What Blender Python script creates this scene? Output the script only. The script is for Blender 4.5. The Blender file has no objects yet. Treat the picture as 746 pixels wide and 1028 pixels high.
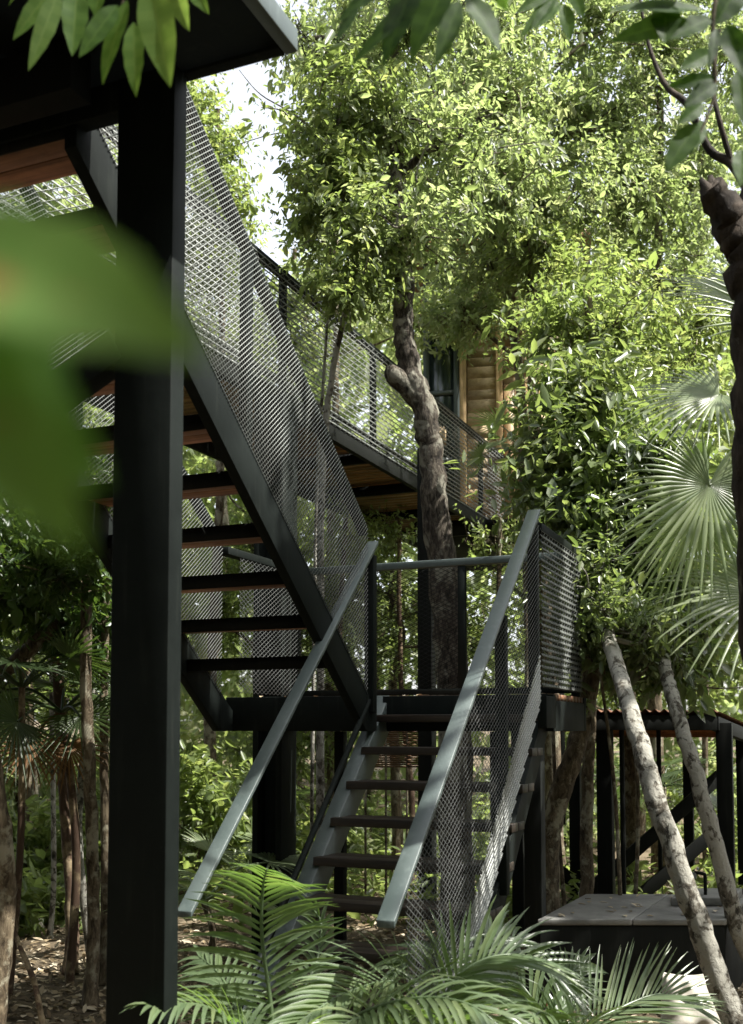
import bpy, math, random
import numpy as np
from mathutils import Vector, Matrix

scene = bpy.context.scene
COL = scene.collection
R = math.radians
rng = np.random.default_rng(11)
random.seed(11)

# ------------------------------------------------------------------ camera frame
W0, H0 = 746.0, 1028.0
FPX, SHY, YAW, PITCH = 1072.67, 668.7, -0.4012, 0.0573
ZL = 2.0145                      # height of the stair landing above the ground
CAM = np.array([2.7423, -6.4593, 1.80])
RT = np.array([math.cos(YAW), -math.sin(YAW), 0.0])
FW = np.array([math.sin(YAW) * math.cos(PITCH), math.cos(YAW) * math.cos(PITCH), math.sin(PITCH)])
UP = np.cross(RT, FW)

def at(x, y, d):
    return CAM + d * (FW + RT * (x - 373.0) / FPX + UP * (SHY - y) / FPX)

def ground_at(x, d):
    p = at(x, 730, d); p[2] = 0.0
    return p

def px(n, d):                    # n photo pixels at depth d, in metres
    return n * d / FPX

# ------------------------------------------------------------------ mesh builder
class MB:
    def __init__(s):
        s.V = []; s.n = 0; s.Q = []; s.N = []; s.T = []
    def addq(s, V, Q, tone=None):
        V = np.asarray(V, float).reshape(-1, 3); Q = np.asarray(Q, int).reshape(-1, 4)
        s.V.append(V); s.Q.append(Q + s.n)
        if tone is None: tone = 0.5
        s.T.append(np.broadcast_to(np.asarray(tone, float), (len(Q),)).copy())
        s.n += len(V)
    def ngon(s, V):
        s.V.append(np.asarray(V, float)); s.N.append(list(range(s.n, s.n + len(V)))); s.n += len(V)
    def hexa(s, P, tone=None):   # 8 corners: bottom 4 (ccw from above), top 4
        s.addq(P, [[3, 2, 1, 0], [4, 5, 6, 7], [0, 1, 5, 4], [1, 2, 6, 5], [2, 3, 7, 6], [3, 0, 4, 7]], tone)
    def box(s, x0, x1, y0, y1, z0, z1, tone=None):
        s.hexa([(x0, y0, z0), (x1, y0, z0), (x1, y1, z0), (x0, y1, z0), (x0, y0, z1), (x1, y0, z1), (x1, y1, z1), (x0, y1, z1)], tone)
    def rake(s, x0, x1, y0, y1, zb0, zb1, th, tone=None):
        s.hexa([(x0, y0, zb0), (x1, y0, zb0), (x1, y1, zb1), (x0, y1, zb1), (x0, y0, zb0 + th), (x1, y0, zb0 + th), (x1, y1, zb1 + th), (x0, y1, zb1 + th)], tone)
    def beam(s, a, b, w, h, up=(0, 0, 1), tone=None):
        a = np.array(a, float); b = np.array(b, float); d = b - a; d /= np.linalg.norm(d)
        sd = np.cross(d, up); sd /= np.linalg.norm(sd); n = np.cross(sd, d)
        sd = sd * w / 2; n = n * h / 2
        P = [a - sd - n, a + sd - n, b + sd - n, b - sd - n, a - sd + n, a + sd + n, b + sd + n, b - sd + n]
        s.hexa(P, tone)
    def tube(s, pts, rad, sides=8, cap=True, rough=0.0, seed=0):
        pts = np.asarray(pts, float); n = len(pts)
        rad = np.broadcast_to(np.asarray(rad, float), (n,))
        tg = np.gradient(pts, axis=0); tg /= np.linalg.norm(tg, axis=1)[:, None] + 1e-12
        ref = np.array([1.0, 0.13, 0.07]) if abs(tg[0][2]) > .6 else np.array([0.05, 0.1, 1.0])
        u = np.cross(tg[0], ref); u /= np.linalg.norm(u)
        ang = np.arange(sides) * 2 * math.pi / sides
        rings = []
        rr = np.random.default_rng(seed)
        for i in range(n):
            u = u - tg[i] * np.dot(u, tg[i]); u /= np.linalg.norm(u) + 1e-12
            v = np.cross(tg[i], u)
            r = rad[i] * (1 + rough * rr.uniform(-1, 1, sides))
            rings.append(pts[i] + (np.cos(ang) * r)[:, None] * u + (np.sin(ang) * r)[:, None] * v)
        V = np.concatenate(rings)
        i, j = np.meshgrid(np.arange(n - 1), np.arange(sides), indexing='ij')
        a = i * sides + j; b = i * sides + (j + 1) % sides
        s.addq(V, np.stack([a, b, b + sides, a + sides], -1).reshape(-1, 4))
        if cap:
            s.ngon(rings[0][::-1]); s.ngon(rings[-1])
    def build(s, name, mat, off=(0, 0, 0), smooth=False):
        me = bpy.data.meshes.new(name)
        V = np.concatenate(s.V) - np.asarray(off, float)
        Q = np.concatenate(s.Q) if s.Q else np.zeros((0, 4), int)
        nn = sum(len(f) for f in s.N)
        me.vertices.add(len(V)); me.vertices.foreach_set('co', V.astype(np.float32).ravel())
        li = np.concatenate([Q.ravel()] + [np.array(f) for f in s.N]).astype(np.int32)
        tot = np.concatenate([np.full(len(Q), 4), np.array([len(f) for f in s.N], int)]).astype(np.int32)
        st = np.concatenate([[0], np.cumsum(tot)[:-1]]).astype(np.int32)
        me.loops.add(len(li)); me.loops.foreach_set('vertex_index', li)
        me.polygons.add(len(tot)); me.polygons.foreach_set('loop_start', st)
        try: me.polygons.foreach_set('loop_total', tot)
        except Exception: pass
        T = np.concatenate(s.T + [np.full(len(s.N), .5)]) if (s.T or s.N) else np.zeros(0)
        at_ = me.attributes.new('tone', 'FLOAT', 'FACE'); at_.data.foreach_set('value', T.astype(np.float32))
        if smooth: me.polygons.foreach_set('use_smooth', np.ones(len(tot), bool))
        me.update(); me.validate()
        me.materials.append(mat)
        return me

OFF = {}
def tag(o, label=None, cat=None, group=None, kind=None):
    if label: o['label'] = label
    if cat: o['category'] = cat
    if group: o['group'] = group
    if kind: o['kind'] = kind
    return o
def thing(name, label, cat, loc, group=None, kind=None):
    o = bpy.data.objects.new(name, None); COL.objects.link(o)
    o.location = [float(v) for v in loc]; o.empty_display_size = .2
    OFF[o.name] = np.array(loc, float)
    return tag(o, label, cat, group, kind)
def part(name, mb, mat, parent=None, smooth=False, bevel=0.0, loc=(0, 0, 0), label=None):
    off = OFF[parent.name] if parent else np.array(loc, float)
    o = bpy.data.objects.new(name, mb.build(name, mat, off, smooth)); COL.objects.link(o)
    if parent: o.parent = parent; OFF[o.name] = off
    else: o.location = [float(v) for v in loc]; OFF[o.name] = off
    if bevel:
        m = o.modifiers.new('Bevel', 'BEVEL'); m.width = bevel; m.segments = 2; m.limit_method = 'ANGLE'; m.angle_limit = R(40)
    if label: o['label'] = label
    return o
def copy_tree(o, parent=None):
    c = o.copy(); COL.objects.link(c)
    if parent: c.parent = parent
    for ch in list(o.children): copy_tree(ch, c)
    return c

# ------------------------------------------------------------------ materials
def nt_new(name):
    m = bpy.data.materials.new(name); m.use_nodes = True
    nt = m.node_tree; nt.nodes.clear()
    return m, nt
def nd(nt, typ, **kw):
    n = nt.nodes.new(typ)
    for k, v in kw.items():
        if k.startswith('i_'): n.inputs[k[2:].replace('_', ' ')].default_value = v
        else: setattr(n, k, v)
    return n
def ramp(nt, stops, interp='LINEAR'):
    n = nt.nodes.new('ShaderNodeValToRGB'); cr = n.color_ramp; cr.interpolation = interp
    while len(cr.elements) < len(stops): cr.elements.new(0.5)
    for e, (p, c) in zip(cr.elements, stops):
        e.position = p; e.color = (*c, 1) if len(c) == 3 else c
    return n
def noise(nt, scale, detail=5, rough=.55, vec=None, dist=0.0):
    n = nt.nodes.new('ShaderNodeTexNoise'); n.inputs['Scale'].default_value = scale
    n.inputs['Detail'].default_value = detail; n.inputs['Roughness'].default_value = rough; n.inputs['Distortion'].default_value = dist
    if vec is not None: nt.links.new(vec, n.inputs['Vector'])
    return n
def coords(nt, scale=(1, 1, 1)):
    t = nt.nodes.new('ShaderNodeTexCoord'); m = nt.nodes.new('ShaderNodeMapping'); m.inputs['Scale'].default_value = scale
    nt.links.new(t.outputs['Object'], m.inputs['Vector'])
    return m.outputs['Vector']
def mixc(nt, f, a, b, mode='MIX'):
    m = nt.nodes.new('ShaderNodeMix'); m.data_type = 'RGBA'; m.blend_type = mode
    for sock, v in ((m.inputs[0], f), (m.inputs[6], a), (m.inputs[7], b)):
        if hasattr(v, 'links') or hasattr(v, 'is_linked'): nt.links.new(v, sock)
        elif isinstance(v, (int, float)): sock.default_value = v
        else: sock.default_value = (*v, 1)
    return m.outputs[2]
def bumped(nt, height, strength, dist=.01):
    b = nt.nodes.new('ShaderNodeBump'); b.inputs['Strength'].default_value = strength; b.inputs['Distance'].default_value = dist
    nt.links.new(height, b.inputs['Height']); return b.outputs['Normal']
def surf(nt, color, rough=.5, spec=.5, metal=0.0, normal=None):
    p = nt.nodes.new('ShaderNodeBsdfPrincipled'); o = nt.nodes.new('ShaderNodeOutputMaterial')
    for sock, v in ((p.inputs['Base Color'], color), (p.inputs['Roughness'], rough)):
        if hasattr(v, 'is_linked'): nt.links.new(v, sock)
        elif isinstance(v, (int, float)): sock.default_value = v
        else: sock.default_value = (*v, 1)
    p.inputs['Specular IOR Level'].default_value = spec; p.inputs['Metallic'].default_value = metal
    if normal is not None: nt.links.new(normal, p.inputs['Normal'])
    nt.links.new(p.outputs[0], o.inputs['Surface'])
    return p

def mat_paint(name, c, c2, rough=.42, spec=.5, metal=0.0):
    m, nt = nt_new(name); v = coords(nt)
    n1 = noise(nt, 3.0, 8, .65, v); n2 = noise(nt, 40, 4, .6, v)
    r1 = ramp(nt, [(.35, c), (.62, c2)]); nt.links.new(n1.outputs['Fac'], r1.inputs['Fac'])
    r2 = ramp(nt, [(.66, (0, 0, 0)), (.78, (1, 1, 1))]); nt.links.new(n2.outputs['Fac'], r2.inputs['Fac'])
    f = nt.nodes.new('ShaderNodeMath'); f.operation = 'MULTIPLY'; f.inputs[1].default_value = .35
    nt.links.new(r2.outputs['Color'], f.inputs[0])
    col = mixc(nt, f.outputs[0], r1.outputs['Color'], tuple(min(1, x * 2.2 + .02) for x in c2))
    rr = nt.nodes.new('ShaderNodeMapRange'); rr.inputs['To Min'].default_value = rough - .12; rr.inputs['To Max'].default_value = rough + .2
    nt.links.new(n1.outputs['Fac'], rr.inputs['Value'])
    n3 = noise(nt, 1.0, 5, .6, coords(nt, (22, 22, 1.6))); r3 = ramp(nt, [(.56, (0, 0, 0)), (.74, (1, 1, 1))]); nt.links.new(n3.outputs['Fac'], r3.inputs['Fac'])
    f3 = nt.nodes.new('ShaderNodeMath'); f3.operation = 'MULTIPLY'; f3.inputs[1].default_value = .4; nt.links.new(r3.outputs['Color'], f3.inputs[0])
    col = mixc(nt, f3.outputs[0], col, tuple(x * 1.7 + .008 * k for x, k in zip(c2, (1.3, 1.1, .8))))
    surf(nt, col, rr.outputs[0], spec, metal, bumped(nt, n2.outputs['Fac'], .12, .004))
    return m
def mat_wood(name, c1, c2, c3, axis=0, rough=.55, fine=26.0):
    m, nt = nt_new(name)
    sc = [fine, fine, fine]; sc[axis] = fine * .06
    v = coords(nt, sc); n1 = noise(nt, 1.0, 6, .6, v, .6)
    a = nd(nt, 'ShaderNodeAttribute', attribute_name='tone')
    r1 = ramp(nt, [(.3, c1), (.5, c2), (.72, c3)]); nt.links.new(n1.outputs['Fac'], r1.inputs['Fac'])
    mr = nt.nodes.new('ShaderNodeMapRange'); mr.inputs['To Min'].default_value = .55; mr.inputs['To Max'].default_value = 1.35
    nt.links.new(a.outputs['Fac'], mr.inputs['Value'])
    col = mixc(nt, 1.0, r1.outputs['Color'], mr.outputs[0], 'MULTIPLY')
    v2 = coords(nt); n2 = noise(nt, 2.2, 6, .7, v2)
    r2 = ramp(nt, [(.38, (.6, .57, .53)), (.58, (1, 1, 1))]); nt.links.new(n2.outputs['Fac'], r2.inputs['Fac'])
    col = mixc(nt, 1.0, col, r2.outputs['Color'], 'MULTIPLY')
    surf(nt, col, rough, .35, 0, bumped(nt, n1.outputs['Fac'], .3, .004))
    return m
def mat_bark(name, dark, mid, light, lichen, amount=.55, stretch=.35, scale=14.0, bump=.8, blotch=4.2):
    m, nt = nt_new(name)
    v = coords(nt, (1, 1, stretch)); v2 = coords(nt, (1, 1, .8))
    n1 = noise(nt, scale, 8, .68, v, .5); n2 = noise(nt, blotch, 6, .62, v2, .8); n3 = noise(nt, blotch * 3, 5, .6, v2, .4)
    r1 = ramp(nt, [(.36, dark), (.5, mid), (.64, light)]); nt.links.new(n1.outputs['Fac'], r1.inputs['Fac'])
    add = nt.nodes.new('ShaderNodeMath'); add.operation = 'MULTIPLY_ADD'; add.inputs[1].default_value = .45
    nt.links.new(n3.outputs['Fac'], add.inputs[0]); nt.links.new(n2.outputs['Fac'], add.inputs[2])
    r2 = ramp(nt, [(amount + .12, (0, 0, 0)), (amount + .2, (1, 1, 1))]); nt.links.new(add.outputs[0], r2.inputs['Fac'])
    col = mixc(nt, r2.outputs['Color'], r1.outputs['Color'], lichen)
    surf(nt, col, .85, .2, 0, bumped(nt, n1.outputs['Fac'], bump, .02))
    return m
def mat_leaf(name, cols, trans, gloss=.42, spec=.45, mixf=.42):
    m, nt = nt_new(name)
    a = nd(nt, 'ShaderNodeAttribute', attribute_name='tone')
    k = len(cols)
    r1 = ramp(nt, [(i / (k - 1), c) for i, c in enumerate(cols)]); nt.links.new(a.outputs['Fac'], r1.inputs['Fac'])
    r2 = ramp(nt, [(i / (len(trans) - 1), c) for i, c in enumerate(trans)]); nt.links.new(a.outputs['Fac'], r2.inputs['Fac'])
    p = nt.nodes.new('ShaderNodeBsdfPrincipled'); t = nt.nodes.new('ShaderNodeBsdfTranslucent')
    mx = nt.nodes.new('ShaderNodeMixShader'); o = nt.nodes.new('ShaderNodeOutputMaterial')
    p.inputs['Roughness'].default_value = gloss; p.inputs['Specular IOR Level'].default_value = spec
    nt.links.new(r1.outputs['Color'], p.inputs['Base Color']); nt.links.new(r2.outputs['Color'], t.inputs['Color'])
    mx.inputs[0].default_value = mixf
    nt.links.new(p.outputs[0], mx.inputs[1]); nt.links.new(t.outputs[0], mx.inputs[2]); nt.links.new(mx.outputs[0], o.inputs['Surface'])
    return m

M = {}
M['paint'] = mat_paint('dark_green_paint', (.006, .008, .007), (.010, .013, .0115), .6, .09)
M['railpaint'] = mat_paint('rail_paint', (.055, .073, .069), (.078, .098, .092), .4, .5)
M['black'] = mat_paint('black_paint', (.004, .005, .0042), (.007, .008, .0068), .6, .15)
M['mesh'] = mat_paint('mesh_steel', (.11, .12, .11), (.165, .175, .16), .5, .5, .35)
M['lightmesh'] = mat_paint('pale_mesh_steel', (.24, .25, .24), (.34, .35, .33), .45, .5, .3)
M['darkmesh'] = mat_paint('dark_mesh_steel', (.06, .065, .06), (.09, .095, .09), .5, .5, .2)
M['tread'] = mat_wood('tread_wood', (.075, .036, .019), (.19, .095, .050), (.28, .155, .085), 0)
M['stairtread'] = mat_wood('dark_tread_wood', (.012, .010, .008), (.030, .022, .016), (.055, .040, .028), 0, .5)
M['deck'] = mat_wood('deck_wood', (.15, .085, .035), (.30, .17, .07), (.42, .26, .12), 0)
M['joist'] = mat_wood('joist_wood', (.20, .075, .03), (.38, .16, .06), (.5, .24, .1), 0)
M['cabin'] = mat_wood('cabin_wood', (.38, .275, .155), (.49, .37, .22), (.56, .44, .275), 0, .6, 75)
M['cabinv'] = mat_wood('cabin_board_wood', (.36, .23, .11), (.48, .33, .17), (.56, .41, .23), 2)
M['bark'] = mat_bark('furrowed_bark', (.010, .008, .006), (.055, .045, .034), (.13, .112, .085), (.20, .19, .15), .60, .35, 30, 1.2)
M['lichen'] = mat_bark('lichen_bark', (.015, .013, .010), (.075, .066, .050), (.15, .135, .108), (.29, .28, .24), .535, .7, 26, 1.0, 9.0)
M['darkbark'] = mat_bark('dark_bark', (.012, .009, .006), (.035, .026, .018), (.07, .052, .036), (.13, .12, .09), .72, .4, 12, 1.2)
M['brownbark'] = mat_bark('brown_bark', (.03, .022, .013), (.095, .073, .046), (.18, .145, .095), (.26, .24, .175), .62, .4, 24, .9)
M['thinbark'] = mat_bark('pale_brown_bark', (.09, .065, .038), (.20, .155, .095), (.30, .24, .15), (.07, .045, .03), .52, 1.0, 7, .4)
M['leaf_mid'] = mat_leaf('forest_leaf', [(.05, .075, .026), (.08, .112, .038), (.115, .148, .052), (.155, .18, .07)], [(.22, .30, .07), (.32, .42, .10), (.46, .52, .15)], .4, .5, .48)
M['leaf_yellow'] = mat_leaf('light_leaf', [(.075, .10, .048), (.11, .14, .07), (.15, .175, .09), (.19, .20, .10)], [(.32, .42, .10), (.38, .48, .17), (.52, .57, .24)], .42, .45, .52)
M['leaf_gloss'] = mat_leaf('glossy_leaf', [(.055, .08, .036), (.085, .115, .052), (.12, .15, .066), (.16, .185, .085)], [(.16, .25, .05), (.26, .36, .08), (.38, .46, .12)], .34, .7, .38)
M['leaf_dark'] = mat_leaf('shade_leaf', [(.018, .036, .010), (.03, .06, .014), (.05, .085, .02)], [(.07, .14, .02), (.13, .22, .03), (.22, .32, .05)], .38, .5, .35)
M['leaf_near'] = mat_leaf('near_leaf', [(.015, .035, .008), (.05, .10, .02), (.11, .17, .045)], [(.05, .12, .012), (.18, .32, .04), (.36, .5, .09)], .55, .12, .5)  # wide tone ramp, so shade on the hanging twigs can be painted in
M['leaf_close'] = mat_leaf('close_leaf', [(.06, .13, .026), (.085, .165, .038), (.12, .195, .05)], [(.18, .39, .04), (.27, .49, .065), (.36, .56, .09)], .65, .08, .4)
_m = M['leaf_close']; _nt = _m.node_tree; _p = [n for n in _nt.nodes if n.type == 'BSDF_PRINCIPLED'][0]; _t = [n for n in _nt.nodes if n.type == 'BSDF_TRANSLUCENT'][0]
_n = noise(_nt, 34, 2, .5, coords(_nt)); _r = ramp(_nt, [(.62, (0, 0, 0)), (.70, (1, 1, 1))]); _nt.links.new(_n.outputs['Fac'], _r.inputs['Fac'])
for _s, _c in ((_p.inputs['Base Color'], (.20, .13, .04)), (_t.inputs['Color'], (.38, .24, .06))):
    _src = _s.links[0].from_socket; _o = mixc(_nt, _r.outputs['Color'], _src, _c); _nt.links.new(_o, _s)
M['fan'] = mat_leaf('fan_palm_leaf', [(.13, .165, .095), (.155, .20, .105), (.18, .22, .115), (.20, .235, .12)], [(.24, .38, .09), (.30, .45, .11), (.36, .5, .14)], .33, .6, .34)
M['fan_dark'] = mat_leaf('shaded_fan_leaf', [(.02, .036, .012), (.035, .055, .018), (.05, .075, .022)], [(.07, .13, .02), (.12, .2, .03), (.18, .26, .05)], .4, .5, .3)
M['fan_dead'] = mat_leaf('dead_fan_leaf', [(.10, .05, .02), (.16, .085, .035), (.22, .13, .06)], [(.2, .1, .03), (.25, .13, .04), (.3, .18, .06)], .6, .3, .3)
M['areca'] = mat_leaf('feather_palm_leaf', [(.08, .115, .06), (.105, .145, .075), (.14, .175, .08)], [(.17, .32, .05), (.22, .38, .06), (.30, .42, .08)], .3, .6, .34)
M['litter'] = mat_leaf('leaf_litter', [(.10, .07, .04), (.22, .17, .10), (.36, .29, .19), (.5, .44, .33)], [(.1, .06, .03), (.2, .14, .08)], .7, .2, .15)

def mat_simple(name, c1, c2, scale, rough=.8, bump=.4, spec=.3, dist=.02):
    m, nt = nt_new(name); v = coords(nt); n1 = noise(nt, scale, 8, .65, v); n2 = noise(nt, scale * 9, 4, .6, v)
    r1 = ramp(nt, [(.32, c1), (.66, c2)]); nt.links.new(n1.outputs['Fac'], r1.inputs['Fac'])
    ad = nt.nodes.new('ShaderNodeMath'); ad.operation = 'ADD'; nt.links.new(n1.outputs['Fac'], ad.inputs[0]); nt.links.new(n2.outputs['Fac'], ad.inputs[1])
    surf(nt, r1.outputs['Color'], rough, spec, 0, bumped(nt, ad.outputs[0], bump, dist)); return m
M['soil'] = mat_simple('forest_soil', (.05, .038, .024), (.15, .12, .08), 1.6, .95, .8, .1, .05)
M['rock'] = mat_simple('limestone', (.14, .13, .10), (.42, .40, .34), 3.5, .9, .8)
M['slab'] = mat_simple('concrete_slab', (.10, .10, .093), (.20, .198, .185), 2.5, .7, .25)
M['cloth'] = mat_simple('canvas_cloth', (.30, .275, .22), (.58, .56, .49), 5, .9, .3, .2, .006)
M['rust'] = mat_simple('rusty_iron', (.07, .032, .016), (.19, .085, .045), 7, .8, .4)
M['wicker'] = mat_wood('woven_cane', (.07, .032, .014), (.15, .075, .033), (.22, .12, .055), 0)
M['pipe'] = mat_simple('grey_pipe', (.20, .21, .21), (.34, .35, .34), 6, .5, .1)
M['glass'] = mat_paint('window_glass', (.02, .03, .032), (.03, .045, .045), .12, .8)

# ------------------------------------------------------------------ foliage helpers
def unit(a): return a / (np.linalg.norm(a, axis=-1, keepdims=True) + 1e-9)
def leaves(mb, pos, axis, nrm, ln, wd, tone, fold=.3, droop=.18):
    axis = unit(axis); side = unit(np.cross(axis, nrm)); nrm = np.cross(side, axis)
    ln = np.asarray(ln)[:, None]; wd = np.asarray(wd)[:, None]
    b = pos; t = pos + axis * ln - nrm * ln * droop
    def pt(f, s, g): return pos + axis * ln * f - nrm * ln * droop * f * f + side * wd * s + nrm * wd * g
    l1 = pt(.30, .46, fold * .46); l2 = pt(.68, .40, fold * .4); r1 = pt(.30, -.46, fold * .46); r2 = pt(.68, -.40, fold * .4)
    n = len(pos)
    V = np.stack([b, l1, l2, t, r2, r1], 1).reshape(-1, 3)
    i = (np.arange(n) * 6)[:, None]
    Q = np.concatenate([i + np.array([[0, 3, 2, 1]]), i + np.array([[0, 5, 4, 3]])], 1).reshape(-1, 4)
    mb.addq(V, Q, np.repeat(tone, 2))
def sprays(mb, P, out, k, twig, ln, wr=.42, jitter=.25, tone0=.5, tonev=.28, rg=None, up=.55, droop=.2):
    """k leaves round a short twig at each point of P; out = the twig's rough direction."""
    rg = rg or rng; n = len(P)
    D = unit(out + rg.normal(0, .6, (n, 3)) + np.array([0, 0, -.05]))
    Dk = np.repeat(D, k, 0); tt = np.tile(np.linspace(.1, 1, k), n) + rg.uniform(-.06, .06, n * k)
    pos = np.repeat(P, k, 0) + Dk * (tt * twig)[:, None] + rg.normal(0, jitter * twig * .25, (n * k, 3))
    rad = unit(np.cross(Dk, rg.normal(0, 1, (n * k, 3))))
    axis = Dk * .55 + rad + np.array([0, 0, -.25])
    nr = rg.normal(0, .55, (n * k, 3)) + np.array([0, 0, up + .35])
    L = ln * np.exp(rg.normal(-.04, .34, n * k)); Wd = L * wr * np.exp(rg.normal(0, .12, n * k))
    ct = np.clip(rg.normal(tone0, tonev * .7, n), 0, 1)
    tn = np.clip(np.repeat(ct, k) + rg.normal(0, tonev * .5, n * k), 0, 1)
    leaves(mb, pos, axis, nr, L, Wd, tn, droop=droop)
    return D
def spline(pts, per=6):
    P = np.asarray(pts, float); n = len(P)
    if n < 3: return P[0] + np.linspace(0, 1, per + 1)[:, None] * (P[-1] - P[0])
    out = []
    for i in range(n - 1):
        p0 = P[max(i - 1, 0)]; p1 = P[i]; p2 = P[i + 1]; p3 = P[min(i + 2, n - 1)]
        for t in np.linspace(0, 1, per, endpoint=False):
            out.append(.5 * ((2 * p1) + (-p0 + p2) * t + (2 * p0 - 5 * p1 + 4 * p2 - p3) * t * t + (-p0 + 3 * p1 - 3 * p2 + p3) * t ** 3))
    out.append(P[-1]); return np.array(out)
def ellip(rg, n, c, r):
    v = unit(rg.normal(0, 1, (n, 3))); u = np.abs(rg.normal(0, .74, n)) ** .85
    return np.asarray(c) + v * u[:, None] * np.asarray(r), v

DENS, LEAFK = 2.8, .58
def tree(name, label, cat, path, r0, r1, clumps, bark, leafmat, leaf=.10, k=9, twig=.22, group=None, seed=1, tone=.5, wr=.42,
         limbs=6, rough=.06, sides=10, limb_r=.35, radii=None, twigs=True, droop=.2, extra=None):
    """path: trunk points from the base up; clumps: (centre, radius, sprays)."""
    rg = np.random.default_rng(seed)
    clumps = [(c, r, int(ns * DENS)) for c, r, ns in clumps]; leaf = leaf * LEAFK; twig = twig * .92
    root = thing(name, label, cat, path[0], group)
    tb = MB(); T = spline(path, 7); n = len(T)
    T = T + rg.normal(0, 1, T.shape) * np.array([1, 1, 0]) * r0 * .07 * (np.arange(n) > 0)[:, None]
    rad = np.interp(np.linspace(0, 1, n), np.linspace(0, 1, len(radii)), radii) if radii is not None else r0 + (r1 - r0) * np.linspace(0, 1, n) ** .85
    if radii is None: rad = rad * (1 + .35 * np.exp(-np.linspace(0, 1, n) * 22))
    tb.tube(T, rad, sides, True, rough, seed)
    lb = MB()
    for ci, (c, r, ns) in enumerate(clumps):
        c = np.asarray(c, float); r = np.broadcast_to(np.asarray(r, float), (3,))
        P, v = ellip(rg, ns, c, r)
        sub = c + unit(rg.normal(0, 1, (limbs, 3))) * r * rg.uniform(.35, .85, (limbs, 1))   # sub-clumps leave gaps between them
        cand = [i for i in range(n) if T[i][2] < c[2] + .3 * r[2]] or [0]
        hub = T[min(cand, key=lambda i: np.linalg.norm(T[i] - c) + .4 * abs(T[i][2] - (c[2] - r[2])))]
        hi = int(np.argmin(np.linalg.norm(T - hub, axis=1)))
        hr = min(rad[hi] * .6, max(.012, limb_r * r0))
        mid = hub + (c - hub) * .55 + rg.normal(0, .12, 3) * r
        if np.linalg.norm(c - hub) > .25:
            tb.tube(spline([hub, mid, c], 5), np.linspace(hr, hr * .45, 11), 6, False, .08, seed + ci)
        d = np.linalg.norm(P[:, None] - sub[None], axis=2)
        near = d.argmin(1)
        P = P + (sub[near] - P) * rg.uniform(.1, .55, (ns, 1))
        for s_ in sub:
            m2 = c + (s_ - c) * .5 + rg.normal(0, .1, 3) * r
            tb.tube(spline([c, m2, s_], 3), np.linspace(hr * .42, hr * .14, 7), 5, False)
        for q in range(int(3 + limbs * .5)):
            e0 = c + unit(rg.normal(0, 1, 3)) * r * rg.uniform(.1, .5); dv_ = unit(rg.normal(0, 1, 3) + np.array([0, 0, .25])); ln_ = float(np.mean(r)) * rg.uniform(.7, 1.25)
            tw_ = spline([e0, e0 + dv_ * ln_ * .5 + rg.normal(0, .07, 3) * ln_, e0 + dv_ * ln_ + rg.normal(0, .12, 3) * ln_], 4)
            tb.tube(tw_, np.linspace(max(.008, hr * .3), .003, len(tw_)), 5, False)
        if twigs:
            pick = rg.choice(ns, size=min(ns, 60), replace=False)
            for i in pick:
                s_ = sub[near[i]]; m2 = (s_ + P[i]) / 2 + rg.normal(0, .05, 3)
                tb.tube(np.array([s_, m2, P[i]]), [hr * .14, hr * .1, hr * .06], 4, False)
        sprays(lb, P, unit(P - c) * .7 + np.array([0, 0, .1]), k, twig, leaf, wr, tone0=tone, rg=rg, droop=droop)
    if extra: extra(tb, lb, rg)
    part('trunk', tb, M[bark], root, True)
    if lb.n: part('crown', lb, M[leafmat], root)
    return root

def pc(x, y, d, rx, ns, ry=None, rd=None):   # a clump given where it stands in the view and how far away
    r = px(rx, d); return (at(x, y, d), (r, r if rd is None else rd, px(ry, d) if ry else r), ns)

# expanded-metal sheet in a plane x = const (axis 1) or y = const (axis 0)
def lattice(mb, fixed, axis, u0, u1, lo, hi, pitch=.03, slope=.36, w=.0055, t=.0022, tilt=.6, fam=(1, -1), wmul=(1, .75)):
    """lo(u), hi(u): straight lower and upper edges of the sheet as (value at u0, value at u1)."""
    ml = (lo[1] - lo[0]) / (u1 - u0); mh = (hi[1] - hi[0]) / (u1 - u0)
    for fi, sg in enumerate(fam):
        s = sg * slope
        cs = [v - s * (u - u0) for u, v in ((u0, lo[0]), (u1, lo[1]), (u0, hi[0]), (u1, hi[1]))]
        for c in np.arange(min(cs) + pitch * .5, max(cs), pitch):
            a, b = u0, u1
            # lo <= s*(u-u0)+c <= hi
            ok = True
            for m_, v0, sign in ((ml, lo[0], 1), (mh, hi[0], -1)):
                k_ = sign * (s - m_); q = sign * (v0 - c)        # k*(u-u0) >= q
                if abs(k_) < 1e-9:
                    if q > 0: ok = False
                elif k_ > 0: a = max(a, u0 + q / k_)
                else: b = min(b, u0 + q / k_)
            if not ok or b - a < .015: continue
            va, vb = s * (a - u0) + c, s * (b - u0) + c
            if axis == 1: A = (fixed, a, va); B = (fixed, b, vb); nx = np.array([1.0, 0, 0])
            else: A = (a, fixed, va); B = (b, fixed, vb); nx = np.array([0, 1.0, 0])
            A = np.array(A); B = np.array(B); d = unit(B - A); inpl = np.cross(nx, d)
            if inpl[2] < 0: inpl = -inpl
            upv = inpl * math.cos(tilt) + nx * math.sin(tilt) * (1 if fi == 0 else -1)
            o = nx * (.0012 if fi == 0 else -.0012)
            mb.beam(A + o, B + o, t, w * wmul[fi], upv)


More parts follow.
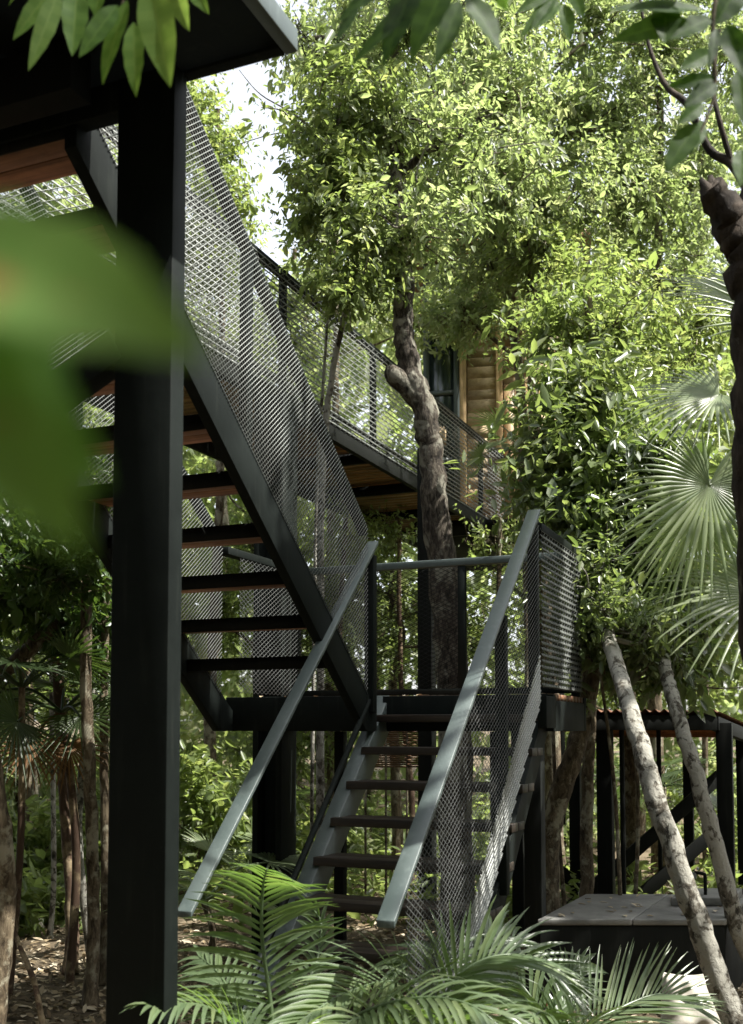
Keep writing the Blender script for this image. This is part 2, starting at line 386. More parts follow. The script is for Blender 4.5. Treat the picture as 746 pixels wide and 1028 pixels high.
# ------------------------------------------------------------------ ground
def ground_h(x, y):
    return .06 * np.sin(x * .9 + 1.3) * np.cos(y * .7) * np.clip((np.hypot(x - 1, y) - 4) / 6, 0, 1) + np.clip(np.hypot(x, y) - 16, 0, None) * .012
g = MB()
rr_ = np.concatenate([np.linspace(0, 24, 40), np.array([28, 34, 42, 55, 75, 105, 150, 220, 320])])
aa_ = np.linspace(0, 2 * math.pi, 73)[:-1]
RR, AA = np.meshgrid(rr_, aa_, indexing='ij'); X, Y = RR * np.cos(AA), RR * np.sin(AA)
Vg = np.stack([X, Y, ground_h(X, Y)], -1).reshape(-1, 3)
i, j = np.meshgrid(np.arange(len(rr_) - 1), np.arange(72), indexing='ij')
a = i * 72 + j; b = i * 72 + (j + 1) % 72
g.addq(Vg, np.stack([a, a + 72, b + 72, b], -1).reshape(-1, 4))
tag(part('ground', g, M['soil'], None, True), kind='structure')
# fallen leaves
g = MB(); n = 15000
dd = rng.uniform(5.5, 14, n); xx = rng.uniform(-60, 800, n)
P = CAM + dd[:, None] * (FW + RT * ((xx - 373) / FPX)[:, None]); P[:, 2] = ground_h(P[:, 0], P[:, 1]) + rng.uniform(.004, .03, n)
leaves(g, P, np.stack([rng.normal(0, 1, n), rng.normal(0, 1, n), rng.normal(0, .18, n)], 1), np.stack([rng.normal(0, .3, n), rng.normal(0, .3, n), np.ones(n)], 1),
       rng.uniform(.035, .10, n), rng.uniform(.018, .045, n), rng.uniform(0, 1, n), .25, .1)
tag(part('leaf_litter', g, M['litter']), 'dry brown leaves lying over the forest ground', 'leaf litter', kind='stuff')

# ------------------------------------------------------------------ stairs
WS, MS, HR = 1.1092, 0.7962, 1.05
RI, N0 = 0.1879, 0.33
PB = .004
def yb(z): return z / MS
# lower flight
t = thing('stair_flight', 'lower stair flight with pale flat handrails coming down from the landing', 'stairs', (WS / 2, 0, 0), 'steel stair flights')
y0, y1 = -1.72, .325
for x0 in (-.10, WS - .11):
    mb = MB(); zt = lambda y: 1.717 + .93 * y
    mb.rake(x0, x0 + .10, y0, y1, zt(y0) - .24, zt(y1) - .24, .24)
    part('stringer', mb, M['railpaint'] if x0 < .5 else M['paint'], t, bevel=PB)
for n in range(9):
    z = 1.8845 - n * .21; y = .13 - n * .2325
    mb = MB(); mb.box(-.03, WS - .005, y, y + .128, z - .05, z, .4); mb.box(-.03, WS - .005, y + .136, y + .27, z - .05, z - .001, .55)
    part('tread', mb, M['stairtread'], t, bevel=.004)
for xr, ye, zc, sl in ((0.0, -2.21, 3.009, .93), (WS, -2.47, 3.175, .868)):
    yt = .03 if xr < .5 else -.03
    mb = MB(); mb.rake(xr - .04, xr + .04, ye, yt, zc + sl * ye - .03, zc + sl * yt - .03, .03)
    part('handrail', mb, M['railpaint'], t, bevel=.003)
    mb = MB(); mb.box(xr - .03, xr + .03, yt - .062, yt - .002, ZL - .12, zc + sl * yt - .10)
    part('post', mb, M['paint'], t, bevel=PB)
    if xr > .5:
        mb = MB(); ym = -.78
        mb.box(xr - .03, xr + .03, ym - .03, ym + .03, 1.717 + .93 * ym - .1, zc + sl * ym - .085); part('post', mb, M['paint'], t, bevel=PB)
    ye2 = ye + .14; lo = lambda y: 2.03 + .95 * y - .02
    mb = MB(); mb.rake(xr - .015, xr + .015, ye2, yt - .07, lo(ye2) - .015, lo(yt - .07) - .015, .03)
    part('bottom_rail', mb, M['paint'], t)
    up = (lambda y: lo(y) + .30) if xr > .5 else lo
    if xr < .5: continue
    mb = MB(); lattice(mb, xr + .036, 1, ye2, yt - .03, (up(ye2), up(yt - .03)), (zc + sl * ye2 - .03, zc + sl * (yt - .03) - .03), .03, .55, .0055, .002, .5)
    part('mesh_panel', mb, M['darkmesh'], t)
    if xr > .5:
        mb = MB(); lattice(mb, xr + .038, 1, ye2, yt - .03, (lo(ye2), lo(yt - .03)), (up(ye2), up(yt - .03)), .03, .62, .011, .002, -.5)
        part('lower_mesh_panel', mb, M['lightmesh'], t)  # paler metal with wider strands along the lower edge of the mesh
# upper flight
YU = -3.06
t = thing('stair_flight', 'upper stair flight rising behind the big column to the deck', 'stairs', (-.55, 0, ZL), 'steel stair flights')
for xs in (-.06, -1.16):
    mb = MB(); mb.rake(xs, xs + .06, YU, -.075, ZL - MS * YU - .30, ZL + MS * .075 - .30, .28); mb.hexa([(xs, -.075, ZL - .24), (xs + .06, -.075, ZL - .24), (xs + .06, .098, ZL - .24), (xs, .098, ZL - .24), (xs, -.075, ZL + .039), (xs + .06, -.075, ZL + .039), (xs + .06, .098, ZL - .098), (xs, .098, ZL - .098)]); part('stringer', mb, M['paint'], t, bevel=PB)
for k in range(1, 12):
    z = ZL + k * .2265; y = -.02 - (k * .2265) / MS + .10
    mb = MB(); mb.box(-1.10, -.062, y - .275, y - .14, z - .055, z, .5); mb.box(-1.10, -.062, y - .135, y, z - .055, z - .001, .65)
    part('tread', mb, M['tread'], t, bevel=.004)
    mb2 = MB(); mb2.box(-1.10, -.062, y - .292, y - .279, z - .075, z + .004)
    part('tread_angle', mb2, M['black'], t)
for xr in (-.03, -1.13):
    mb = MB(); mb.rake(xr - .03, xr + .03, YU + .02, -.066, ZL + HR - MS * (YU + .02) - .06, ZL + HR + MS * .066 - .06, .065); part('handrail', mb, M['paint'], t, bevel=.004)
    for ym in (-1.62,):
        mb = MB(); mb.box(xr - .025, xr + .025, ym - .03, ym + .03, ZL - MS * ym - .03, ZL + HR - MS * ym - .055); part('post', mb, M['paint'], t, bevel=PB)
    mb = MB(); lattice(mb, xr + .034, 1, YU + .02, -.066, (ZL - MS * (YU + .02) - .05, ZL + MS * .066 - .05), (ZL + HR - MS * (YU + .02) - .012, ZL + HR + MS * .066 - .012), .029, .80, .0042, .002, -.35, wmul=(1.0, .5))
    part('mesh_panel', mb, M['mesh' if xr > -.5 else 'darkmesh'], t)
# landing
LD = 1.13
t = thing('stair_landing', 'railed landing between the two stair flights with mesh sides', 'landing', (0, LD / 2, 0))
mb = MB()
for q in range(9):
    a_ = .335 + q * .098
    mb.box(-1.15, WS + .03, a_, a_ + .092, ZL - .04, ZL, rng.uniform(.2, .6))
part('floor', mb, M['tread'], t)
for q in range(2):
    mb.box(-1.15, -.04, .162 + q * .086, .162 + q * .086 + .08, ZL - .04, ZL, rng.uniform(.2, .6))
for (x0, x1, ya, yb_) in ((-.03, WS + .04, .27, .33), (-1.16, -.032, .10, .16), (-1.16, WS + .04, LD + .09, LD + .15)):
    mb = MB(); mb.box(x0, x1, ya, yb_, ZL - .24, ZL - .003 if ya < 1 else ZL); part('beam', mb, M['paint'], t, bevel=PB)
for x0, ys_ in ((-1.16, .163), (WS - .02, .333)):
    mb = MB(); mb.box(x0, x0 + .06, ys_, LD + .087, ZL - .24, ZL - .043); part('beam', mb, M['paint'], t, bevel=PB)
mb = MB(); mb.box(WS + .002, WS + .058, .01, .268, ZL - .22, ZL - .02); part('beam', mb, M['paint'], t, bevel=PB)
mb = MB(); mb.box(-1.10, WS - .03, LD - .025, LD + .025, ZL + HR - .055, ZL + HR); part('handrail', mb, M['railpaint'], t, bevel=PB)
mb = MB(); mb.box(-1.10, WS - .03, LD - .02, LD + .02, ZL + .03, ZL + .075); part('bottom_rail', mb, M['paint'], t, bevel=PB)
for xp in (.26, -.5):
    mb = MB(); mb.box(xp - .03, xp + .03, LD - .02, LD + .02, ZL + .078, ZL + HR - .058); part('post', mb, M['paint'], t, bevel=PB)
for xp in (WS, -1.13):
    mb = MB(); mb.box(xp - .03, xp + .03, LD - .03, LD + .03, ZL + .002, ZL + HR - .052); part('post', mb, M['paint'], t, bevel=PB)
    mb = MB(); mb.box(xp - .04, xp + .04, .003, LD + .035, ZL + HR - .05, ZL + HR + .005); part('handrail', mb, M['paint'], t, bevel=PB)
    mb = MB()
    if xp < 0: lattice(mb, xp + .034, 1, .17, LD + .03, (ZL + .03, ZL + .03), (ZL + HR - .03, ZL + HR - .03), .034, .55, .005, .002, .5)
    else: lattice(mb, xp + .034, 1, .0, LD + .03, (ZL + .03, ZL + .03), (ZL + HR - .03, ZL + HR - .03), .037, .0, .024, .002, -.45, fam=(1,))
    if xp > 0: lattice(mb, xp + .037, 1, .0, LD + .03, (ZL + .03, ZL + .03), (ZL + HR - .03, ZL + HR - .03), .05, .7, .005, .002, .3)
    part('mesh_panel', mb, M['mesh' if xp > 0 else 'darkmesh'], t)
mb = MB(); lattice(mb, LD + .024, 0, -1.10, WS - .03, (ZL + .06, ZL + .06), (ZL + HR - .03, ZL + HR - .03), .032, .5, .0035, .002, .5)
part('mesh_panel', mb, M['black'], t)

lb = MB(); n = 46
P = np.stack([rng.uniform(-1.1, WS, n), rng.uniform(.36, 1.15, n), np.full(n, ZL + .006)], 1)
leaves(lb, P, np.stack([rng.normal(0, 1, n), rng.normal(0, 1, n), rng.uniform(0, .3, n)], 1), np.tile([0, 0, 1.0], (n, 1)), rng.uniform(.04, .09, n), rng.uniform(.02, .04, n), rng.uniform(0, 1, n), .3, .1)
tag(part('fallen_leaves', lb, M['litter']), 'dry fallen leaves scattered on the stair landing', 'leaf litter', kind='stuff')
# ------------------------------------------------------------------ columns and deck
def hcol(name, label, x0, x1, y0, y1, z1, web=True, mat='black', flat=.022):
    t = thing(name, label, 'column', ((x0 + x1) / 2, (y0 + y1) / 2, 0), 'steel columns under the walkways')
    mb = MB()
    if web:
        mb.box(x0, x0 + flat, y0, y1, -.05, z1); mb.box(x1 - flat, x1, y0, y1, -.05, z1)
        ym = (y0 + y1) / 2; mb.box(x0 + flat, x1 - flat, ym - .01, ym + .01, -.05, z1 - .002)
    else: mb.box(x0, x1, y0, y1, -.05, z1)
    part('shaft', mb, M[mat], t, bevel=.004)
    mb = MB(); mb.box(x0 - .06, x1 + .06, y0 - .06, y1 + .06, -.02, .022); pl_ = part('base_plate', mb, M[mat], t)
    mb = MB()
    for bx_ in (x0 - .035, x1 + .035):
        for by_ in (y0 - .035, y1 + .035): mb.tube([(bx_, by_, .02), (bx_, by_, .045)], .012, 6)
    part('bolts', mb, M['rust'], pl_)
    return t
DZ = ZL + 2.36
big = hcol('steel_column', 'broad dark column nearest the camera holding up the deck', .215, .477, -3.075, -2.985, DZ - .004, False, 'paint')
mb = MB(); A = at(172, 352, 4.25); B = at(20, 448, 4.0); 
A = np.array([.213, -3.03, A[2]]); B = A + np.array([-.62, -.08, -.36])
mb.beam(A, B, .1, .13); part('brace', mb, M['paint'], big, bevel=.004)
t = thing('raised_deck', 'overhanging dark deck edge at the top above the stairs', 'deck', (-1.6, -4.6, DZ))
mb = MB(); mb.box(-5, .90, -6.4, -3.015, DZ, DZ + .05); part('soffit', mb, M['paint'], t)
mb = MB(); mb.box(.902, .955, -6.4, -2.96, DZ - .012, DZ + .075); part('fascia', mb, M['railpaint'], t, bevel=PB)
mb = MB(); mb.box(-5, .90, -3.012, -2.96, DZ - .012, DZ + .075); part('fascia', mb, M['paint'], t, bevel=PB)
mb = MB()
for q in range(30): mb.box(-5, .89, -6.39 + q * .112, -6.39 + q * .112 + .106, DZ + .052, DZ + .083, rng.uniform(.2, .9))
part('decking', mb, M['deck'], t)
mb = MB(); mb.box(-5, .212, -3.07, -2.99, DZ - .13, DZ - .003); part('beam', mb, M['paint'], t, bevel=PB)
mb = MB(); mb.box(-5, .212, -3.36, -3.24, DZ - .20, DZ - .003); part('beam', mb, M['black'], t, bevel=PB)
for q in range(4):
    mb = MB(); mb.box(-4.4 + q * 1.05, -4.3 + q * 1.05, -6.3, -3.37, DZ - .14, DZ - .003, .5); part('joist', mb, M['paint'], t)

# ------------------------------------------------------------------ walkway
XW, ZW = -1.4573, ZL + 2.655
WW = 1.35; YA, YB = -2.9, 8.9
t = thing('raised_walkway', 'mesh railed walkway running back to the wooden cabin', 'walkway', (XW - WW / 2, 3, ZW))
mb = MB(); y = YA
while y < YB:
    mb.box(XW - WW, XW - .065, y, y + .135, ZW - .04, ZW - .004 + rng.uniform(-.002, .002), rng.uniform(0, 1)); y += .142
part('decking', mb, M['deck'], t)
for xb in (XW - .06, XW - WW - .06):
    mb = MB(); mb.box(xb, xb + .06, YA, YB, ZW - .17, ZW + .01); part('beam', mb, M['black'], t, bevel=PB)
for q in np.arange(YA + .6, YB, 1.45):
    mb = MB(); mb.box(XW - WW + .004, XW - .064, q, q + .07, ZW - .15, ZW - .043); part('joist', mb, M['black'], t)
for xr in (XW - .03, XW - WW - .03):
    mb = MB(); mb.box(xr - .035, xr + .035, YA, YB, ZW + HR - .05, ZW + HR + .012); part('handrail', mb, M['paint'], t, bevel=PB)
    for q in (-2.6, -.6, 1.55, 3.55, 5.5, 7.3, 8.85):
        mb = MB(); mb.box(xr - .028, xr + .028, q - .028, q + .028, ZW + .012, ZW + HR - .052); part('post', mb, M['paint'], t, bevel=PB)
    mb = MB(); lattice(mb, xr + .034, 1, YA, YB, (ZW - .04, ZW - .04), (ZW + HR - .02, ZW + HR - .02), .052, .0, .022, .002, -.4, fam=(1,)); lattice(mb, xr + .037, 1, YA, YB, (ZW - .04, ZW - .04), (ZW + HR - .02, ZW + HR - .02), .07, .6, .006, .002, .3)
    part('mesh_panel', mb, M['mesh'], t)
# cane screen under the walkway, seen between the treads
hcol('steel_column', 'dark column at the back left of the landing under the walkway', -1.46, -1.20, 1.02, 1.28, ZW - .16, True, 'paint', .05)
hcol('steel_column', 'thin square post under the back rail of the landing', *sorted((-.80, -.72)), LD + .01, LD + .085, ZL - .245, False)
hcol('steel_column', 'dark post under the right front corner of the landing', WS - .20, WS - .085, .42, .535, ZL - .245, False)
p_ = at(479, 800, 7.25); hcol('steel_column', 'dark post standing behind the mesh of the lower handrail', p_[0] - .035, p_[0] + .035, .95, 1.03, ZL - .245, False)
p_ = at(429, 800, 10.2); hcol('steel_column', 'dark post behind the open treads beside the cane screen', p_[0] - .07, p_[0] + .07, p_[1] - .07, p_[1] + .07, ZW - .17, False)
p_ = at(398, 752, 10.4)
t = thing('cane_screen', 'brown woven cane screen seen between the upper treads of the lower flight', 'screen', (p_[0], p_[1], 0))
mb = MB(); w_ = px(62, 10.4)
for q in range(30):
    z = 1.42 + q * .021
    xs = np.linspace(-w_ / 2, w_ / 2, 25); zz = np.full(25, z); yy = .012 * np.sin(np.arange(25) * math.pi / 2 + q * math.pi)
    mb.tube(np.stack([p_[0] + xs * RT[0], p_[1] + xs * RT[1] + yy, zz], 1), .0095, 4, False)
part('weave', mb, M['wicker'], t)
for e in (-.5, -.17, .17, .5):
    mb = MB(); c_ = np.array([p_[0] + RT[0] * w_ * e, p_[1] + RT[1] * w_ * e, 0]); mb.tube([c_ + [0, 0, 0], c_ + [0, 0, 2.1]], .012, 6); part('stake', mb, M['brownbark'], t)

# ------------------------------------------------------------------ cabin at the end of the walkway
CD = 15.6
c0 = at(455, 430, CD); U = unit(np.array([math.cos(.22), math.sin(.22), 0.0])); Nn = np.array([U[1], -U[0], 0])
t = thing('wooden_cabin', 'honey coloured plank cabin at the far end of the walkway', 'cabin', (c0[0], c0[1], ZW))
def cp(u, n, z): return np.array([c0[0], c0[1], 0]) + U * u + Nn * n + np.array([0, 0, z])
def cbox(mb, u0, u1, n0, n1, z0, z1, tone=.5):
    mb.hexa([cp(u0, n1, z0), cp(u1, n1, z0), cp(u1, n0, z0), cp(u0, n0, z0), cp(u0, n1, z1), cp(u1, n1, z1), cp(u1, n0, z1), cp(u0, n0, z1)], tone)
mb = MB(); z = ZW
while z < ZW + 4.0:
    h = rng.uniform(.13, .2); cbox(mb, .21, .62, -.05, rng.uniform(-.001, .001), z + .0006, z + h - .0006, rng.uniform(0, 1)); cbox(mb, .73, 1.6, -.09, -.06, z + .0006, z + h - .0006, rng.uniform(0, 1)); z += h
cbox(mb, -.45, 1.6, -3.0, -2.9, ZW, ZW + 4); cbox(mb, 1.5, 1.6, -2.88, -.1, ZW, ZW + 4); cbox(mb, -.45, -.36, -2.88, -.1, ZW, ZW + 4)
part('wall', mb, M['cabin'], t)
mb = MB()
for u in (.10, .625): cbox(mb, u, u + .095, -.05, .03, ZW - .05, ZW + 4.0, rng.uniform(.5, 1))
part('trim', mb, M['cabinv'], t, bevel=.004)
mb = MB()
for q in range(5): cbox(mb, .74 + q * .15, .74 + q * .15 + .145, -.055, -.01, ZW, ZW + 2.1, rng.uniform(.1, .9))
dr = part('door', mb, M['cabinv'], t)
mb = MB(); cbox(mb, .8, .83, -.008, .05, ZW + 1.0, ZW + 1.14); part('handle', mb, M['black'], dr)
mb = MB(); cbox(mb, -.44, .095, -.06, -.05, ZW + .02, ZW + 3.98); wn = part('window', mb, M['glass'], t)
mb = MB()
for u in (-.44, .01): cbox(mb, u, u + .085, -.049, .0, ZW, ZW + 3.98)
for z_ in (ZW + 1.0, ZW + 2.0, ZW + 3.0): cbox(mb, -.354, .009, -.049, -.004, z_, z_ + .06)
part('frame', mb, M['railpaint'], wn)
mb = MB(); cbox(mb, -.40, -.10, .02, .25, ZW + 1.22, ZW + 1.45, .9); part('lamp_box', mb, M['cabin'], t)
mb = MB(); cbox(mb, -.8, 2.0, -3.5, .3, ZW + 4.05, ZW + 4.18); part('roof', mb, M['deck'], t)
mb = MB(); cbox(mb, -.5, 1.65, -3.2, .9, ZW - .14, ZW - .045); part('floor', mb, M['black'], t)
for (u, n) in ((-.4, -3.0), (1.4, -3.0), (-.4, .6), (1.4, .6)):
    mb = MB(); cbox(mb, u, u + .16, n, n + .16, 0, ZW - .145); part('stilt', mb, M['black'], t)

# ------------------------------------------------------------------ low iron-roofed shelter and black tank
SD = 9.6
def sp(x, d, z): p = at(x, 730, d); p[2] = z; return p
t = thing('low_shelter', 'dark posted shelter with rusty corrugated roof right of the stairs', 'shelter', sp(640, 9.8, 0))
def roofz(d): return 1.93 - (d - 9.2) * .085
mb = MB(); xs = np.linspace(470, 722, 120); ds = np.linspace(9.05, 11.8, 4)
Vt = []; 
for k_, d in enumerate(ds):
    A_, B_ = sp(500, 9.05, 0), sp(722, 9.05, 0)
    for q in range(161):
        p = A_ + (B_ - A_) * q / 160; p = p + np.array([0.12, .99, 0]) * (d - 9.05); p[2] = roofz(d) + .014 * math.sin(q * .9); Vt.append(p)
Vt = np.array(Vt); i, j = np.meshgrid(np.arange(3), np.arange(160), indexing='ij'); a = i * 161 + j
mb.addq(Vt, np.stack([a, a + 1, a + 162, a + 161], -1).reshape(-1, 4))
mb.addq(Vt - [0, 0, .006], np.stack([a, a + 161, a + 162, a + 1], -1).reshape(-1, 4)); part('roof', mb, M['rust'], t, True)
A_, B_ = sp(500, 9.05, 0), sp(722, 9.05, 0); dv = np.array([.12, .99, 0])
mb = MB(); q0 = A_ + dv * .06; q1 = B_ + dv * .06 - RT * .04; mb.beam(q0 + [0, 0, 1.84], q1 + [0, 0, 1.84], .07, .13); part('beam', mb, M['black'], t, bevel=PB)
mb = MB(); mb.beam(B_ + dv * .1 - RT * .06 + [0, 0, roofz(9.15) - .1], B_ + dv * 2.6 - RT * .06 + [0, 0, roofz(11.65) - .1], .07, .12); part('beam', mb, M['black'], t, bevel=PB)
mb = MB()
for q in range(10):
    s_ = .2 + q * .24
    mb.beam(A_ + dv * s_ + [0, 0, roofz(9.05 + s_) - .035], B_ + dv * s_ - RT * .1 + [0, 0, roofz(9.05 + s_) - .035], .2, .02, tone=rng.uniform(.2, .8))
part('ceiling_board', mb, M['joist'], t)
for (xp, d, w_) in ((607, 9.3, .13), (577, 10.8, .11), (727, 9.2, .13), (745, 10.5, .12), (690, 11.4, .1), (520, 9.3, .1)):
    p = sp(xp, d, 0); mb = MB(); mb.box(p[0] - w_ / 2, p[0] + w_ / 2, p[1] - w_ / 2, p[1] + w_ / 2, -.05, roofz(d) - .09); part('post', mb, M['black'], t, bevel=PB)
for xp, d in ((624, 9.2), (661, 10.2)):
    p = sp(xp, d, 0); mb = MB(); mb.tube([p, p + [0, 0, roofz(d) - .05]], .022, 8); part('rod', mb, M['black'], t, True)
for (xa, ya, xb_, yb_, d) in ((556, 926, 724, 778, 10.0), (616, 922, 730, 825, 10.1), (546, 862, 628, 926, 10.25)):
    mb = MB(); mb.beam(at(xa, ya, d), at(xb_, yb_, d), .05, .12); part('brace', mb, M['black'], t, bevel=PB)

TD = 6.95
t = thing('water_tank', 'low black walled tank with grey slab top beneath the leaning trunks', 'tank', sp(630, 7.6, 0))
TA, TB = sp(540, TD, 0), sp(724, TD, 0); tu = unit(TB - TA); tn = unit(np.array([FW[0] * .85 + RT[0] * .42, FW[1] * .85 + RT[1] * .42, 0])); TL = np.linalg.norm(TB - TA); TH = .556
def tbx(mb, u0, u1, n0, n1, z0, z1):
    f = lambda u, n, z: TA + tu * u + tn * n + np.array([0, 0, z])
    mb.hexa([f(u0, n0, z0), f(u1, n0, z0), f(u1, n1, z0), f(u0, n1, z0), f(u0, n0, z1), f(u1, n0, z1), f(u1, n1, z1), f(u0, n1, z1)])
mb = MB(); tbx(mb, 0, TL, 0, 1.15, -.05, TH - .03); part('wall', mb, M['black'], t, bevel=.006)
mb = MB(); tbx(mb, -.01, TL * .50, -.01, 1.16, TH - .027, TH + .012); tbx(mb, TL * .505, TL + .01, -.01, 1.16, TH - .027, TH + .010); part('slab', mb, M['slab'], t, bevel=.006)
mb = MB(); tbx(mb, TL * .62, TL * .98, .55, 1.05, TH + .014, TH + .07); part('hatch', mb, M['slab'], t, bevel=.006)
lb = MB(); n = 30; uu = rng.uniform(.05, .98, n) * TL; vv = rng.uniform(.05, 1.1, n)
P = TA + tu * uu[:, None] + tn * vv[:, None] + np.array([0, 0, TH + .018])
leaves(lb, P, np.stack([rng.normal(0, 1, n), rng.normal(0, 1, n), rng.uniform(0, .25, n)], 1), np.tile([0, 0, 1.0], (n, 1)), rng.uniform(.04, .08, n), rng.uniform(.02, .035, n), rng.uniform(0, 1, n), .3, .1)
tag(part('fallen_leaves', lb, M['litter']), 'dry fallen leaves lying on the tank slab', 'leaf litter', kind='stuff')
t = thing('standpipe', 'thin bent standpipe with a tap rising from the tank top', 'pipe', TA + tu * TL * .93 + tn * 1.2 + [0, 0, TH + .01])
b_ = TA + tu * TL * .80 + tn * .7
mb = MB(); mb.tube(spline([b_ + [0, 0, TH + .013], b_ + [0, 0, TH + .19], b_ + [-.01, 0, TH + .215], b_ + [-.07, .01, TH + .22]], 5), .012, 8); part('pipe', mb, M['black'], t, True)
mb = MB(); mb.tube([b_ + [-.07, .01, TH + .22], b_ + [-.075, .01, TH + .18]], .016, 8); mb.beam(b_ + [-.05, -.01, TH + .245], b_ + [-.05, .05, TH + .245], .012, .012); part('tap', mb, M['pipe'], t, True)
# cushion
cb = ground_at(691, 6.3)
t = thing('canvas_cushion', 'grubby pale canvas cushion propped against the black tank', 'cushion', cb)
mb = MB(); nu, nv = 28, 28; Vc = []
cu = RT; cvv = unit(np.array([FW[0] * .3, FW[1] * .3, .95])); cn = np.cross(cu, cvv)
for sgn in (1, -1):
    for iu in range(nu + 1):
        for iv in range(nv + 1):
            a_, b2 = iu / nu * 2 - 1, iv / nv * 2 - 1
            pinch = 1 - .10 * (1 - a_ * a_) * b2 * b2 ; pu = 1 - .08 * (1 - b2 * b2)
            wd_ = .205 * (1 - .30 * (b2 + 1) / 2)
            th = .085 * ((1 - a_ ** 4) * (1 - b2 ** 4)) ** .6 * (1 - .18 * b2)
            wr = .007 * math.sin(a_ * 7 + b2 * 3) * (1 - a_ * a_) + .006 * math.sin(b2 * 9 - a_ * 4)
            Vc.append(cb + cu * a_ * wd_ * pu + cvv * (.185 + .178 * b2 * pinch) + cn * sgn * (th + wr * (th > .02) + .004))
Vc = np.array(Vc); i, j = np.meshgrid(np.arange(nu), np.arange(nv), indexing='ij'); a = i * (nv + 1) + j; m_ = (nu + 1) * (nv + 1)
mb.addq(Vc, np.concatenate([np.stack([a, a + 1, a + nv + 2, a + nv + 1], -1).reshape(-1, 4), np.stack([a, a + nv + 1, a + nv + 2, a + 1], -1).reshape(-1, 4) + m_]))
part('cover', mb, M['cloth'], t, True)
edge = [Vc[iu * (nv + 1)] for iu in range(nu + 1)] + [Vc[nu * (nv + 1) + iv] for iv in range(nv + 1)] + [Vc[iu * (nv + 1) + nv] for iu in range(nu, -1, -1)] + [Vc[iv] for iv in range(nv, -1, -1)]
mb = MB(); mb.tube(np.array(edge)[::1] + np.random.default_rng(1).normal(0, 1e-5, (len(edge), 3)), .008, 6); part('piping', mb, M['cloth'], t, True)

# rocks on the left
def rock(label, c, r, seed):
    rg = np.random.default_rng(seed); nu, nv = 18, 12; V = []
    ph = rg.uniform(0, 6, 6)
    for iv in range(nv + 1):
        for iu in range(nu):
            th, f = iu / nu * 2 * math.pi, iv / nv * math.pi
            d = np.array([math.cos(th) * math.sin(f), math.sin(th) * math.sin(f), math.cos(f)])
            k = 1 + .16 * math.sin(d[0] * 4 + ph[0]) + .14 * math.sin(d[1] * 5 + ph[1]) + .12 * math.sin(d[2] * 5 + ph[2]) + .07 * math.sin(d[0] * 11 + d[1] * 9 + ph[3])
            V.append(c + d * k * np.array([r, r * .8, r * .62]))
    i, j = np.meshgrid(np.arange(nv), np.arange(nu), indexing='ij'); a = i * nu + j; b = i * nu + (j + 1) % nu
    mb = MB(); mb.addq(V, np.stack([a, a + nu, b + nu, b], -1).reshape(-1, 4))
    tag(part('rock', mb, M['rock'], None, True, loc=c), label, 'rock', 'rocks among the left trunks')
for q, (x, d, r, lb) in enumerate(((30, 9.6, .13, 'pale limestone rock nearest the diagonal stick on the left'), (50, 10.3, .16, 'rounded rock just left of the blotchy trunk foot'),
        (84, 10.6, .17, 'mossy rock showing between the blotchy trunk and the column'), (14, 10.8, .2, 'grey boulder at the back behind the ringed thin trunk'), (60, 11.5, .15, 'small rock half hidden furthest back under leaves'))):
    rock(lb, ground_at(x, d) + [0, 0, r * .3], r, q + 5)
# ------------------------------------------------------------------ palms
def fan_leaf(mb, c, axis, nrm, rad, spread=R(300), n=40, droop=.25, rg=None, tone=.5, cup=.12, fold=.38, minl=.62):
    rg = rg or rng
    axis = unit(np.array(axis, float)); nrm = np.array(nrm, float); nrm = unit(nrm - axis * np.dot(nrm, axis)); side = np.cross(nrm, axis)
    T_ = np.array([.015, .22, .42, .62, .8, .93, 1.0]); Wp = np.array([.03, .24, .38, .27, .17, .08, .01])
    for i in range(n):
        a_ = -spread / 2 + spread * (i + .5) / n
        d = axis * math.cos(a_) + side * math.sin(a_)
        sd = -axis * math.sin(a_) + side * math.cos(a_)
        L = rad * (minl + (1 - minl) * (1 + math.cos(a_)) / 2) * rg.uniform(.93, 1.05); w = rad * spread / n * .86
        dr = droop * rg.uniform(.6, 1.4); kink = rg.normal(0, .04)
        V = []
        for t_, wp in zip(T_, Wp):
            p = c + d * L * t_ + sd * kink * L * max(0, t_ - .45) + nrm * rad * cup * (t_ ** 1.3) - np.array([0, 0, 1.0]) * L * dr * max(0, t_ - .3) ** 2
            V += [p + sd * w * wp * .5, p + nrm * w * wp * fold, p - sd * w * wp * .5]
        k = np.arange(len(T_) - 1)[:, None] * 3
        Q = np.concatenate([k + np.array([[0, 1, 4, 3]]), k + np.array([[1, 2, 5, 4]])])
        mb.addq(V, Q, float(np.clip(tone + rg.normal(0, .16), 0, 1)))
def fan_palm(name, label, base, top, r, fronds, mat, bark, group=None, seed=3, hub=None):
    rg = np.random.default_rng(seed)
    root = thing(name, label, 'palm', base, group)
    mb = MB(); tp = spline([base, (np.array(base) + top) / 2 + rg.normal(0, .06, 3) * [1, 1, 0], top], 8); mb.tube(tp, np.linspace(r, r * .85, len(tp)), 9, True, .06, seed)
    part('trunk', mb, M[bark], root, True)
    for (c, axis, nrm, rad, kw) in fronds:
        kw = dict(kw); m_ = kw.pop('mat', mat)
        mb = MB(); c = np.array(c, float); fan_leaf(mb, c, axis, nrm, rad, rg=rg, **kw)
        h = np.array(top if hub is None else hub, float)
        mid = (h + c) / 2 + np.array([0, 0, .15 * np.linalg.norm(c - h)])
        pt = spline([h, mid, c], 6); mb.tube(pt, np.linspace(.014, .007, len(pt)), 5)
        part('frond', mb, M[m_], root)
    return root
def scr(dx, dy, dz):   # a direction given as right / down / away in the view
    return RT * dx - UP * dy + FW * dz

